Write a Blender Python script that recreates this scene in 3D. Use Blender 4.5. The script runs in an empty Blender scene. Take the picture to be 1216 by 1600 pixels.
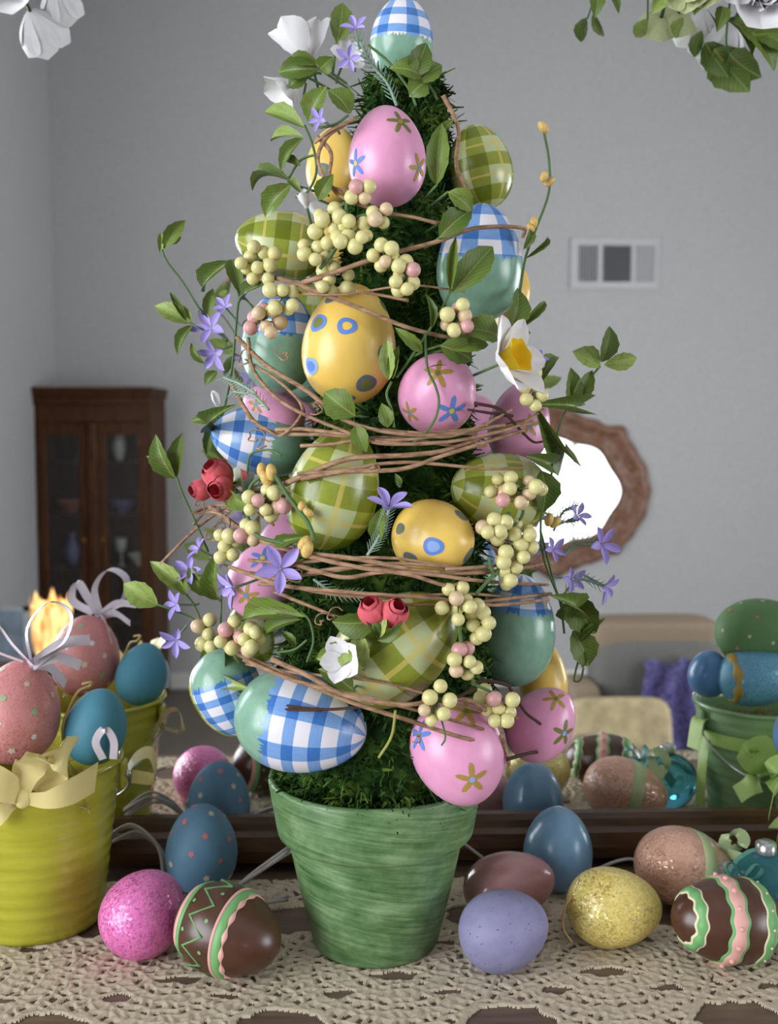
import bpy, math, random
import numpy as np
from mathutils import Vector, Matrix, Quaternion
random.seed(7)
SC = bpy.context.scene
COL = SC.collection
PI = math.pi

# ---------------------------------------------------------------- camera
F_PX = 1619.0                      # focal length in pixels of the 1216x1600 frame
MANTEL = 1.25                      # height of the shelf top
DCAM = 0.84                        # distance camera - mirror glass (glass lies in the plane Y=0)
CAM = Vector((0.0, -DCAM, MANTEL + 0.357))
YAW = math.atan2(58, F_PX)         # the mirror's normal vanishes at pixel (550, 680)
PITCH = math.atan2(120, F_PX)
fw = Vector((math.sin(YAW) * math.cos(PITCH), math.cos(YAW) * math.cos(PITCH), -math.sin(PITCH)))
rt = Vector((math.cos(YAW), -math.sin(YAW), 0))
up = rt.cross(fw)
cd = bpy.data.cameras.new('camera')
cam = bpy.data.objects.new('camera', cd); COL.objects.link(cam)
cam.matrix_world = Matrix(((rt.x, up.x, -fw.x, CAM.x), (rt.y, up.y, -fw.y, CAM.y), (rt.z, up.z, -fw.z, CAM.z), (0, 0, 0, 1)))
cd.sensor_fit = 'AUTO'; cd.sensor_width = 36.0; cd.lens = 36.0 * F_PX / 1600.0
cd.clip_start = 0.02; cd.clip_end = 60
cd.dof.use_dof = True; cd.dof.focus_distance = 0.63; cd.dof.aperture_fstop = 9.5
SC.camera = cam

# ---------------------------------------------------------------- world, light, exposure
SC.view_settings.view_transform = 'Standard'; SC.view_settings.look = 'None'
SC.view_settings.gamma = 1.0; SC.view_settings.use_curve_mapping = False
SC.view_settings.exposure = 0.15
w = bpy.data.worlds.new('sky'); SC.world = w; w.use_nodes = True
bg = w.node_tree.nodes['Background']; bg.inputs[0].default_value = (0.86, 0.93, 1.0, 1); bg.inputs[1].default_value = 2.6
def window_light(name, loc, rot, sx, sy, power, col=(0.93, 0.96, 1.0)):
    l = bpy.data.lights.new(name, 'AREA'); l.shape = 'RECTANGLE'; l.size = sx; l.size_y = sy; l.energy = power; l.color = col
    o = bpy.data.objects.new(name, l); o.location = loc; o.rotation_euler = rot; COL.objects.link(o)
    return o
XL, XR, YF, YB, ZC = -1.84, 4.0, -5.7, 0.03, 4.4     # room: left, right, far wall (behind the camera), mantel wall, ceiling
WIN_L = (-2.9, -0.75, 0.95, 2.65)                    # Y0, Y1, Z0, Z1
WIN_R = (-3.3, -1.0, 0.85, 2.45)
WIN_B = (1.75, 3.55, 0.08, 2.15)                     # X0, X1, Z0, Z1: glazed patio door beside the fireplace
window_light('window_left_offscreen', (XL - 0.16, -1.82, 1.8), (0, -PI / 2, 0), 1.65, 2.1, 98)
window_light('window_right_offscreen', (XR + 0.16, -2.15, 1.65), (0, PI / 2, 0), 1.55, 2.25, 92)
window_light('patio_door_offscreen', (2.65, YB + 0.22, 1.1), (-PI / 2, 0, 0), 1.75, 2.0, 20)

# ---------------------------------------------------------------- helpers
def S(r, g, b):
    f = lambda c: (c / 12.92 if c <= 0.04045 else ((c + 0.055) / 1.055) ** 2.4)
    return (f(r / 255.), f(g / 255.), f(b / 255.), 1.0)
def ray(u, v):
    return (fw * F_PX + rt * (u - 608.0) - up * (v - 800.0)).normalized()
def at(u, v, Y):
    d = ray(u, v); return CAM + d * ((Y - CAM.y) / d.y)
def pxm(P):                                            # metres per pixel at a point
    return (P - CAM).dot(fw) / F_PX
class G:
    """small node builder"""
    def __init__(s, name):
        s.mat = bpy.data.materials.new(name); s.mat.use_nodes = True
        s.nt = s.mat.node_tree; s.b = s.nt.nodes['Principled BSDF']; s.out = s.nt.nodes['Material Output']
    def n(s, t, **kw):
        x = s.nt.nodes.new(t)
        for k, val in kw.items(): setattr(x, k, val)
        return x
    def put(s, sock, val):
        if isinstance(val, bpy.types.NodeSocket): s.nt.links.new(val, sock)
        else: sock.default_value = val
    def m(s, op, a, b=0.0, c=0.0):
        x = s.n('ShaderNodeMath', operation=op)
        s.put(x.inputs[0], a); s.put(x.inputs[1], b); s.put(x.inputs[2], c)
        return x.outputs[0]
    def mix(s, f, a, b):
        x = s.n('ShaderNodeMix', data_type='RGBA')
        s.put(x.inputs[0], f); s.put(x.inputs[6], a); s.put(x.inputs[7], b)
        return x.outputs[2]
    def co(s, which='Object'):
        return s.n('ShaderNodeTexCoord').outputs[which]
    def xyz(s, v):
        x = s.n('ShaderNodeSeparateXYZ'); s.put(x.inputs[0], v); return x.outputs
    def scale(s, v, sc):
        x = s.n('ShaderNodeMapping'); s.put(x.inputs[0], v); x.inputs['Scale'].default_value = sc; return x.outputs[0]
    def noise(s, v=None, scale=5.0, detail=3.0, rough=0.55):
        x = s.n('ShaderNodeTexNoise'); x.inputs['Scale'].default_value = scale
        x.inputs['Detail'].default_value = detail; x.inputs['Roughness'].default_value = rough
        if v is not None: s.put(x.inputs['Vector'], v)
        return x.outputs[0]
    def voro(s, v=None, scale=5.0, out='Distance'):
        x = s.n('ShaderNodeTexVoronoi'); x.inputs['Scale'].default_value = scale
        if v is not None: s.put(x.inputs['Vector'], v)
        return x.outputs[out]
    def ramp(s, f, stops):
        x = s.n('ShaderNodeValToRGB'); s.put(x.inputs[0], f)
        e = x.color_ramp.elements
        while len(e) < len(stops): e.new(0.5)
        for i, (p, c) in enumerate(stops): e[i].position = p; e[i].color = c
        return x.outputs[0]
    def bump(s, h, strength=0.3, dist=0.001):
        x = s.n('ShaderNodeBump'); x.inputs['Strength'].default_value = strength; x.inputs['Distance'].default_value = dist
        s.put(x.inputs['Height'], h); s.put(s.b.inputs['Normal'], x.outputs[0])
    def fin(s, col=None, rough=None, spec=None, metal=None, **kw):
        if col is not None: s.put(s.b.inputs['Base Color'], col)
        if rough is not None: s.put(s.b.inputs['Roughness'], rough)
        if spec is not None: s.put(s.b.inputs['Specular IOR Level'], spec)
        if metal is not None: s.put(s.b.inputs['Metallic'], metal)
        for k, val in kw.items(): s.put(s.b.inputs[k.replace('_', ' ')], val)
        return s.mat
def plain(name, rgb, rough=0.5, spec=0.5, var=0.12, nscale=30, bump=0.0, metal=0.0, **kw):
    g = G(name); c = S(*rgb)
    d = tuple(x * (1 - var) for x in c[:3]) + (1,); l = tuple(min(1, x * (1 + var)) for x in c[:3]) + (1,)
    f = g.noise(g.co(), nscale, 4)
    col = g.ramp(f, [(0.3, d), (0.7, l)])
    if bump: g.bump(f, bump, 0.002)
    return g.fin(col, rough, spec, metal, **kw)
W = {}                                                 # world matrix of every object
def link(o, parent, M):
    COL.objects.link(o)
    o.matrix_basis = M
    if parent is not None:
        o.parent = parent; o.matrix_parent_inverse = W[parent].inverted()
    W[o] = M.copy()
    return o
def tag(o, label=None, cat=None, group=None, kind=None):
    if label: o['label'] = label
    if cat: o['category'] = cat
    if group: o['group'] = group
    if kind: o['kind'] = kind
    return o
def empty(name, loc, label, cat, group=None, rz=0.0):
    o = bpy.data.objects.new(name, None); o.empty_display_size = 0.02
    link(o, None, Matrix.Translation(Vector(loc)) @ Matrix.Rotation(rz, 4, 'Z'))
    return tag(o, label, cat, group)
def newmesh(name, vs, fs, mat=None, smooth=True):
    me = bpy.data.meshes.new(name); me.from_pydata([tuple(x) for x in vs], [], fs)
    if smooth: me.polygons.foreach_set('use_smooth', [True] * len(me.polygons))
    if mat: me.materials.append(mat)
    me.update(); return me
def mo(name, vs, fs, mat, parent=None, smooth=True, kind=None, M=None):
    """mesh object from world-space vertices (or local ones placed with M)"""
    vs = [Vector(x) for x in vs]
    if M is None:
        c = sum(vs, Vector()) / len(vs); vs = [x - c for x in vs]; M = Matrix.Translation(c)
    o = bpy.data.objects.new(name, newmesh(name, vs, fs, mat, smooth)); link(o, parent, M)
    if kind: o['kind'] = kind
    return o
def inst(name, me, parent, M):
    return link(bpy.data.objects.new(name, me), parent, M)
class MB:
    """collects shapes into one mesh"""
    def __init__(s): s.v = []; s.f = []
    def add(s, vs, fs):
        k = len(s.v); s.v += [Vector(x) for x in vs]; s.f += [tuple(i + k for i in q) for q in fs]; return s
    def box(s, x0, x1, y0, y1, z0, z1, bev=0.0):
        if bev <= 0:
            vs = [(x, y, z) for z in (z0, z1) for y in (y0, y1) for x in (x0, x1)]
            return s.add(vs, [(0, 2, 3, 1), (4, 5, 7, 6), (0, 1, 5, 4), (2, 6, 7, 3), (0, 4, 6, 2), (1, 3, 7, 5)])
        b = min(bev, (x1 - x0) / 2.01, (y1 - y0) / 2.01, (z1 - z0) / 2.01)
        lay = [(z0, b), (z0 + b, 0), (z1 - b, 0), (z1, b)]; vs = []; fs = []
        for z, i in lay:
            vs += [(x0 + i + (b if not i else 0), y0 + i, z), (x1 - i - (b if not i else 0), y0 + i, z), (x1 - i, y0 + i + (b if not i else 0), z), (x1 - i, y1 - i - (b if not i else 0), z),
                   (x1 - i - (b if not i else 0), y1 - i, z), (x0 + i + (b if not i else 0), y1 - i, z), (x0 + i, y1 - i - (b if not i else 0), z), (x0 + i, y0 + i + (b if not i else 0), z)]
        fs.append(tuple(range(7, -1, -1))); fs.append(tuple(range(24, 32)))
        for k in range(3):
            for j in range(8):
                fs.append((k * 8 + j, k * 8 + (j + 1) % 8, k * 8 + 8 + (j + 1) % 8, k * 8 + 8 + j))
        return s.add(vs, fs)
    def lathe(s, prof, n=32, c=(0, 0, 0), cap=True):
        vs = []; fs = []; c = Vector(c)
        for r, z in prof:
            vs += [c + Vector((r * math.cos(2 * PI * k / n), r * math.sin(2 * PI * k / n), z)) for k in range(n)]
        for i in range(len(prof) - 1):
            for k in range(n):
                k2 = (k + 1) % n; fs.append((i * n + k, i * n + k2, i * n + n + k2, i * n + n + k))
        if cap:
            fs.append(tuple(range(n - 1, -1, -1))); e = (len(prof) - 1) * n; fs.append(tuple(range(e, e + n)))
        return s.add(vs, fs)
    def tube(s, pts, r, sides=6, sub=4, r1=None, closed=False):
        pts = smooth_line(pts, sub, closed); n = len(pts); vs = []; fs = []
        t = (pts[1] - pts[0]).normalized(); nn = t.orthogonal().normalized()
        for i, p in enumerate(pts):
            t2 = ((pts[(i + 1) % n] if closed else pts[min(i + 1, n - 1)]) - (pts[i - 1] if closed else pts[max(i - 1, 0)]))
            if t2.length > 1e-9:
                t2.normalize(); nn = (nn - t2 * nn.dot(t2)).normalized(); t = t2
            bb = t.cross(nn); rr = r if r1 is None else r + (r1 - r) * i / (n - 1)
            vs += [p + (nn * math.cos(2 * PI * k / sides) + bb * math.sin(2 * PI * k / sides)) * rr for k in range(sides)]
        for i in range(n if closed else n - 1):
            a = i * sides; b = ((i + 1) % n) * sides
            for k in range(sides): fs.append((a + k, a + (k + 1) % sides, b + (k + 1) % sides, b + k))
        if not closed:
            fs.append(tuple(range(sides - 1, -1, -1))); fs.append(tuple(range((n - 1) * sides, n * sides)))
        return s.add(vs, fs)
    def ball(s, c, r, n=10, m=7, sc=(1, 1, 1)):
        c = Vector(c); vs = [c + Vector((0, 0, r * sc[2]))]; fs = []
        for i in range(1, m):
            a = PI * i / m
            vs += [c + Vector((r * sc[0] * math.sin(a) * math.cos(2 * PI * k / n), r * sc[1] * math.sin(a) * math.sin(2 * PI * k / n), r * sc[2] * math.cos(a))) for k in range(n)]
        vs.append(c - Vector((0, 0, r * sc[2]))); L = len(vs) - 1
        for k in range(n):
            fs.append((0, 1 + k, 1 + (k + 1) % n)); q = 1 + (m - 2) * n; fs.append((L, q + (k + 1) % n, q + k))
        for i in range(m - 2):
            for k in range(n):
                a = 1 + i * n; fs.append((a + k, a + n + k, a + n + (k + 1) % n, a + (k + 1) % n))
        return s.add(vs, fs)
    def xf(s, M): s.v = [M @ x for x in s.v]; return s
    def obj(s, name, mat, parent=None, smooth=False, kind=None, M=None):
        return mo(name, s.v, s.f, mat, parent, smooth, kind, M)
def smooth_line(pts, sub=4, closed=False):
    pts = [Vector(p) for p in pts]; n = len(pts)
    if sub <= 1 or n < 3: return pts
    out = []
    for i in range(n if closed else n - 1):
        p1 = pts[i]; p2 = pts[(i + 1) % n]
        p0 = pts[i - 1] if (closed or i > 0) else p1 * 2 - p2
        p3 = pts[(i + 2) % n] if (closed or i + 2 < n) else p2 * 2 - p1
        for k in range(sub):
            t = k / sub
            out.append(0.5 * ((2 * p1) + (p2 - p0) * t + (2 * p0 - 5 * p1 + 4 * p2 - p3) * t * t + (3 * p1 - p0 - 3 * p2 + p3) * t ** 3))
    if not closed: out.append(pts[-1])
    return out
def ribbon(name, pts, width, mat, parent, hint=(0, 0, 1), sub=5, cup=0.0, kind=None):
    """satin strip: centre line pts, strip laid across along hint"""
    pts = smooth_line(pts, sub); vs = []; fs = []; n = len(pts)
    for i, p in enumerate(pts):
        t = (pts[min(i + 1, n - 1)] - pts[max(i - 1, 0)]).normalized()
        hv = Vector(hint[i * (len(hint) - 1) // max(1, n - 1)]) if not isinstance(hint[0], (int, float)) else Vector(hint)
        a = (hv - t * hv.dot(t)).normalized(); b = t.cross(a)
        wd = width if not isinstance(width, (list, tuple)) else np.interp(i / (n - 1), np.linspace(0, 1, len(width)), width)
        for k in range(5):
            s_ = (k - 2) / 2.0; vs.append(p + a * (s_ * wd / 2) + b * (cup * wd * (1 - s_ * s_)))
    for i in range(n - 1):
        for k in range(4): q = i * 5 + k; fs.append((q, q + 1, q + 6, q + 5))
    k0 = len(vs); off = 0.0004
    nv = [Vector() for _ in vs]
    for q in fs:
        nn = (vs[q[1]] - vs[q[0]]).cross(vs[q[3]] - vs[q[0]])
        for i in q: nv[i] += nn
    vs += [v - nv[i].normalized() * off for i, v in enumerate(vs[:k0])]
    fs += [tuple(k0 + i for i in reversed(q)) for q in fs]
    return mo(name, vs, fs, mat, parent, True, kind)

# ---------------------------------------------------------------- materials
def wall_mat():
    g = G('wall_paint'); f = g.noise(g.co(), 60, 5)
    g.bump(f, 0.08, 0.002)
    return g.fin(g.ramp(f, [(0.3, S(180, 179, 179)), (0.7, S(190, 189, 188))]), 0.8, 0.2)
M_WALL = wall_mat()
M_CEIL = plain('ceiling_paint', (225, 224, 222), 0.9, 0.2, 0.03, 40)
M_CARPET = plain('carpet', (118, 110, 102), 1.0, 0.1, 0.2, 300, 0.5)
M_TRIM = plain('white_trim', (228, 226, 222), 0.45, 0.4, 0.03)
def wood(name, dark, light, rough=0.35, sc=(3, 30, 30), spec=0.5):
    g = G(name); v = g.scale(g.co(), sc); f = g.noise(v, 4, 6, 0.6); 
    g.bump(f, 0.06, 0.001)
    return g.fin(g.ramp(f, [(0.3, S(*dark)), (0.72, S(*light))]), rough, spec)
M_MANTEL = wood('mantel_wood', (88, 70, 58), (128, 106, 90), 0.4, (4, 40, 40))
M_FRAME = wood('mirror_frame_wood', (52, 30, 14), (92, 60, 32), 0.35, (6, 60, 60))
M_CAB = wood('cherry_cabinet_wood', (48, 24, 8), (92, 54, 22), 0.5, (20, 20, 2.5), 0.25)
M_CABIN = M_CAB
M_OVAL = wood('carved_mirror_wood', (92, 58, 40), (150, 108, 84), 0.4, (8, 8, 8))
def mirror_mat(name, c=(0.93, 0.94, 0.94, 1)):
    g = G(name); return g.fin(c, 0.0, 0.5, 1.0)
M_MIRROR = mirror_mat('mirror_silver')
M_MIRROR2 = mirror_mat('wall_mirror_silver')
def pane_mat(name, tint=(1, 1, 1, 1), refl=0.06):
    g = G(name); nt = g.nt
    tr = g.n('ShaderNodeBsdfTransparent'); tr.inputs[0].default_value = tint
    gl = g.n('ShaderNodeBsdfGlossy'); gl.inputs['Roughness'].default_value = 0.02
    mx = g.n('ShaderNodeMixShader'); mx.inputs[0].default_value = refl
    nt.links.new(tr.outputs[0], mx.inputs[1]); nt.links.new(gl.outputs[0], mx.inputs[2]); nt.links.new(mx.outputs[0], g.out.inputs[0])
    return g.mat
M_PANE = pane_mat('window_glass'); M_CABGLASS = pane_mat('cabinet_glass', (0.93, 0.95, 0.94, 1), 0.045)

# ---------------------------------------------------------------- the room (its far half is seen in the mirror over the mantel)
def struct(o): o['kind'] = 'structure'; return o
T = 0.12
struct(MB().box(XL - T, XR + T, YF - T, YB + T, -0.1, 0).obj('floor', M_CARPET))
struct(MB().box(XL - T, XR + T, YF - T, YB + T, ZC, ZC + 0.1).obj('ceiling', M_CEIL))
struct(MB().box(XL - T, XR + T, YF - T, YF, 0, ZC).obj('wall_far', M_WALL))
a, b, c, d = WIN_L
struct(MB().box(XL - T, XL, YF, a, 0, ZC).box(XL - T, XL, b, YB, 0, ZC).box(XL - T, XL, a, b, 0, c).box(XL - T, XL, a, b, d, ZC).obj('wall_left', M_WALL))
a, b, c, d = WIN_R
struct(MB().box(XR, XR + T, YF, a, 0, ZC).box(XR, XR + T, b, YB, 0, ZC).box(XR, XR + T, a, b, 0, c).box(XR, XR + T, a, b, d, ZC).obj('wall_right', M_WALL))
a, b, c, d = WIN_B
struct(MB().box(XL - T, a, YB, YB + T, 0, ZC).box(b, XR + T, YB, YB + T, 0, ZC).box(a, b, YB, YB + T, 0, c).box(a, b, YB, YB + T, d, ZC).obj('wall_mantel', M_WALL))
def window(name, axis, pos, a, b, c, d, nx, nz):
    """frame with mullions; panes as children"""
    def bx(m, u0, u1, z0, z1, t0=-0.03, t1=0.03):
        if axis == 'x': m.box(pos + t0, pos + t1, u0, u1, z0, z1)
        else: m.box(u0, u1, pos + t0, pos + t1, z0, z1)
    fr = MB(); f = 0.05
    bx(fr, a, a + f, c, d); bx(fr, b - f, b, c, d); bx(fr, a, b, c, c + f); bx(fr, a, b, d - f, d)
    for i in range(1, nx): u = a + (b - a) * i / nx; bx(fr, u - 0.025, u + 0.025, c, d)
    for i in range(1, nz): z = c + (d - c) * i / nz; bx(fr, a, b, z - 0.02, z + 0.02)
    fo = struct(fr.obj(name, M_TRIM))
    for i in range(nx):
        for k in range(nz):
            m = MB(); bx(m, a + (b - a) * i / nx + 0.026, a + (b - a) * (i + 1) / nx - 0.026, c + (d - c) * k / nz + 0.03, c + (d - c) * (k + 1) / nz - 0.03, -0.003, 0.003)
            m.obj('pane', M_PANE, fo)
window('window_1', 'x', XL - 0.06, *WIN_L, 3, 1)
window('window_2', 'x', XR + 0.06, *WIN_R, 3, 1)
window('window_3', 'y', YB + 0.06, *WIN_B, 2, 1)
bbm = MB().box(XL, XR, YF, YF + 0.015, 0, 0.1); struct(bbm.obj('baseboard_far', M_TRIM))
struct(MB().box(XL, XL + 0.015, YF + 0.015, YB, 0, 0.1).obj('baseboard_left', M_TRIM))

# mantel shelf
mn = empty('mantel_shelf', (0.05, -0.1, 0), 'brown wooden mantel shelf under the cream lace runner', 'shelf')
MB().box(-0.95, 1.05, -0.31, YB, MANTEL - 0.045, MANTEL, 0.006).obj('shelf_board', M_MANTEL, mn)
MB().box(-0.90, 1.0, -0.27, YB, MANTEL - 0.10, MANTEL - 0.045, 0.008).obj('moulding', M_MANTEL, mn)
MB().box(-0.85, -0.60, -0.2, YB, 0, MANTEL - 0.10).obj('pilaster', M_TRIM, mn)
MB().box(0.70, 0.95, -0.2, YB, 0, MANTEL - 0.10).obj('pilaster', M_TRIM, mn)
MB().box(-0.60, 0.70, -0.18, YB, 0.85, MANTEL - 0.10).obj('lintel_panel', M_TRIM, mn)

# mirror over the mantel
ZG0 = at(608, 1271, 0).z; ZG1 = at(608, -45, 0).z
MX0, MX1 = -0.62, 0.78
mr = empty('mantel_mirror', (0.08, 0.0, MANTEL), 'wide mirror in a dark wood frame standing behind the topiary', 'mirror')
MB().box(MX0, MX1, 0.0, 0.012, ZG0 - 0.01, ZG1 + 0.01).obj('mirror_glass', M_MIRROR, mr)['label'] = 'silvered mirror glass reflecting the room'
def rail(name, p, q, nrm):                              # moulded rail between two points; nrm points towards the glass
    prof = [(0.0, 0.012), (0.0, -0.004), (0.004, -0.007), (0.010, -0.009), (0.013, -0.015), (0.024, -0.018), (0.034, -0.016), (0.0355, 0.02), (0.0, 0.02)]
    vs = []; n = len(prof)
    for P in (p, q):
        for o, y in prof: vs.append((P[0] - nrm[0] * o, y, P[2] - nrm[2] * o))
    fs = [(i, (i + 1) % n, n + (i + 1) % n, n + i) for i in range(n)] + [tuple(range(n)), tuple(range(2 * n - 1, n - 1, -1))]
    return mo(name, vs, fs, M_FRAME, mr, False)
rail('frame_rail', (MX0 - 0.03, 0, ZG0), (MX1 + 0.03, 0, ZG0), (0, 0, 1))
rail('frame_rail', (MX0 - 0.03, 0, ZG1), (MX1 + 0.03, 0, ZG1), (0, 0, -1))
rail('frame_stile', (MX0, 0, ZG0 - 0.0353), (MX0, 0, ZG1 + 0.035), (1, 0, 0))
rail('frame_stile', (MX1, 0, ZG0 - 0.0353), (MX1, 0, ZG1 + 0.035), (-1, 0, 0))

# --- helpers for things seen in the mirror: pixel + distance behind the glass -> real place in front of it
def vx(u, v, dist):
    p = at(u, v, dist); return Vector((p.x, -dist, p.z))

# china cabinet in the far corner
DC = 5.25
cl = vx(50, 605, DC); crr = vx(244, 605, DC)
cx = (cl.x + crr.x) / 2; cw = crr.x - cl.x; ch = cl.z
cab = empty('china_cabinet', (cx, -DC - 0.16, 0), 'tall dark wooden china cabinet with two glass doors in the room corner', 'cabinet', rz=0.07)
CM = W[cab]
def cp(m, name, mat, parent=None, smooth=False):
    m.xf(CM); return m.obj(name, mat, parent or cab, smooth)
hw = cw / 2 - 0.03; dp = 0.17
cp(MB().box(-hw, hw, -dp, -dp + 0.02, 0.1, ch - 0.1), 'back_panel', M_CABIN)
for s in (-1, 1):
    cp(MB().box(s * hw - 0.015, s * hw + 0.015, -dp, dp, 0.1, ch - 0.1), 'side_panel', M_CAB)
cp(MB().box(-hw - 0.02, hw + 0.02, -dp, dp + 0.02, 0, 0.14, 0.01), 'plinth', M_CAB)
cp(MB().box(-hw, hw, -dp, dp + 0.01, ch - 0.20, ch - 0.10).box(-hw - 0.015, hw + 0.015, -dp, dp + 0.03, ch - 0.10, ch - 0.06, 0.006).box(-hw - 0.03, hw + 0.03, -dp, dp + 0.045, ch - 0.06, ch - 0.03, 0.008).box(-hw - 0.035, hw + 0.035, -dp, dp + 0.055, ch - 0.03, ch, 0.006), 'cornice', M_CAB)
cp(MB().box(-0.028, 0.028, dp - 0.005, dp + 0.035, 0.14, ch - 0.2, 0.008), 'centre_post', M_CAB)
SHELFZ = [0.5, 0.82, 1.14, 1.45]
for z in SHELFZ: cp(MB().box(-hw + 0.015, hw - 0.015, -dp + 0.02, dp - 0.04, z - 0.008, z), 'shelf', M_CABIN)
for s in (-1, 1):
    x0, x1 = (0.03, hw - 0.005) if s > 0 else (-hw + 0.005, -0.03)
    z0, z1 = 0.15, ch - 0.205
    dr = cp(MB().box(x0, x0 + 0.05, dp - 0.01, dp + 0.02, z0, z1, 0.005).box(x1 - 0.05, x1, dp - 0.01, dp + 0.02, z0, z1, 0.005).box(x0 + 0.05, x1 - 0.05, dp - 0.01, dp + 0.02, z0, z0 + 0.07).box(x0 + 0.05, x1 - 0.05, dp - 0.01, dp + 0.02, z1 - 0.07, z1), 'door', M_CAB)
    cp(MB().box(x0 + 0.045, x1 - 0.045, dp, dp + 0.006, z0 + 0.06, z1 - 0.06), 'pane', M_CABGLASS, dr)
    cp(MB().ball(((x0 + 0.025) if s > 0 else (x1 - 0.025), dp + 0.03, 1.0), 0.011), 'knob', plain('brass', (170, 130, 60), 0.3, 0.5, metal=0.9), dr, True)
def shelf_item(name, prof, x, z, mat, label, cat):
    p = CM @ Vector((x, -0.02, z)); tag(MB().lathe(prof, 20, p).obj(name, mat, None, True), label, cat)
M_PORC = plain('white_porcelain', (225, 222, 215), 0.25); M_ROSEC = plain('rose_porcelain', (165, 90, 80), 0.3)
M_TEALC = plain('teal_porcelain', (60, 110, 110), 0.3); M_LAVC = plain('lavender_porcelain', (120, 110, 160), 0.3)
vase = [(0.02, 0), (0.035, 0.03), (0.045, 0.09), (0.03, 0.15), (0.018, 0.17), (0.024, 0.2)]
gob = [(0.03, 0), (0.006, 0.012), (0.006, 0.08), (0.03, 0.10), (0.036, 0.17)]
bowl = [(0.03, 0), (0.03, 0.01), (0.07, 0.06), (0.085, 0.08), (0.08, 0.08), (0.06, 0.05)]
fig = [(0.04, 0), (0.045, 0.02), (0.03, 0.08), (0.035, 0.13), (0.015, 0.16), (0.022, 0.185), (0.012, 0.205)]
for nm, pr, x, z, mt, lb, ct in [
    ('vase', vase, 0.10, 1.45, M_PORC, 'white porcelain vase on the top shelf of the china cabinet', 'vase'),
    ('candle_holder', gob, 0.24, 1.45, plain('peach_wax', (230, 170, 130), 0.5), 'peach candle holder beside the white vase in the cabinet', 'candle holder'),
    ('porcelain_bowl', bowl, -0.2, 1.14, M_ROSEC, 'rose porcelain bowl behind the left cabinet door', 'bowl'),
    ('figurine', fig, -0.13, 1.45, M_TEALC, 'teal figurine on the top shelf behind the left cabinet door', 'figurine'),
    ('porcelain_bowl', bowl, 0.12, 1.14, M_LAVC, 'lavender porcelain bowl behind the right cabinet door', 'bowl'),
    ('figurine', fig, 0.24, 1.14, M_ROSEC, 'rose figurine beside the lavender bowl in the cabinet', 'figurine'),
    ('vase', vase, -0.2, 0.82, M_LAVC, 'lavender vase on the shelf below the rose bowl', 'vase'),
    ('goblet', gob, 0.10, 0.82, M_PORC, 'white goblet on the second shelf behind the right cabinet door', 'goblet'),
    ('porcelain_bowl', bowl, 0.22, 0.82, M_PORC, 'white porcelain bowl beside the white goblet in the cabinet', 'bowl'),
    ('figurine', fig, -0.1, 0.82, M_PORC, 'white figurine beside the lavender vase in the cabinet', 'figurine')]:
    shelf_item(nm, pr, x, z + 0.0005, mt, lb, ct)

# glowing lantern and a silver frame on a small table in front of the cabinet
DT = 3.7
t0 = vx(-10, 1032, DT); t1 = vx(130, 1032, DT); tz = t0.z
st = empty('side_table', ((t0.x + t1.x) / 2, -DT, 0), 'small dark side table in front of the china cabinet', 'table')
tx = (t0.x + t1.x) / 2; tw = (t1.x - t0.x) / 2
MB().box(tx - tw, tx + tw, -DT - 0.15, -DT + 0.15, tz - 0.025, tz, 0.005).obj('tabletop', M_CAB, st)
for sx in (-1, 1):
    for sy in (-1, 1):
        X = tx + sx * (tw - 0.025); Y = -DT + sy * 0.12; MB().box(X - 0.015, X + 0.015, Y - 0.015, Y + 0.015, 0, tz - 0.025).obj('leg', M_CAB, st)
lc = vx(82, 1000, DT); lp = Vector((lc.x, -DT, tz))
ln = empty('candle_lantern', lp, 'glowing amber glass lantern with a pointed rim on the side table', 'lantern')
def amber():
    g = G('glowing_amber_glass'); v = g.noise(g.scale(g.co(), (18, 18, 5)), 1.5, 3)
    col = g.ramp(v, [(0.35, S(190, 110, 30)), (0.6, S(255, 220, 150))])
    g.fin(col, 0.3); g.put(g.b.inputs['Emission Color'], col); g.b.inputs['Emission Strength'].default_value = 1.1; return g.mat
lm = MB(); n = 28; vs = []; R = 0.085
for k in range(n):
    a_ = 2 * PI * k / n; z = 0.25 + (0.05 if k % 4 == 0 else 0.0) + random.uniform(-.01, .01)
    for r_, zz in ((R * 0.8, 0.02), (R, 0.1), (R, 0.19), (R * 1.05, z)): vs.append(lp + Vector((r_ * math.cos(a_), r_ * math.sin(a_), zz)))
lm.add(vs, [(k * 4 + j, ((k + 1) % n) * 4 + j, ((k + 1) % n) * 4 + j + 1, k * 4 + j + 1) for k in range(n) for j in range(3)])
lm.obj('glass_cup', amber(), ln, True)
MB().lathe([(0.07, 0), (0.075, 0.01), (0.06, 0.025)], 24, lp).obj('base', plain('dark_bronze', (70, 50, 35), 0.4, metal=0.8), ln, True)
f0 = vx(20, 1010, DT)
pf = empty('picture_frame', (f0.x, -DT + 0.02, tz), 'silver picture frame standing beside the amber lantern', 'picture frame')
fx0, fx1 = f0.x - 0.07, f0.x + 0.075
m = MB()
for q in ((fx0, fx0 + 0.02, 0, 0.24), (fx1 - 0.02, fx1, 0, 0.24), (fx0, fx1, 0, 0.02), (fx0, fx1, 0.22, 0.24)): m.box(q[0], q[1], -DT, -DT + 0.02, tz + q[2], tz + q[3])
m.obj('frame', plain('silver', (170, 178, 185), 0.3, metal=0.7), pf)
MB().box(fx0 + 0.015, fx1 - 0.015, -DT + 0.003, -DT + 0.014, tz + 0.015, tz + 0.225).obj('picture', plain('grey_blue_print', (110, 125, 140), 0.4, nscale=12, var=0.4), pf)

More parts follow.
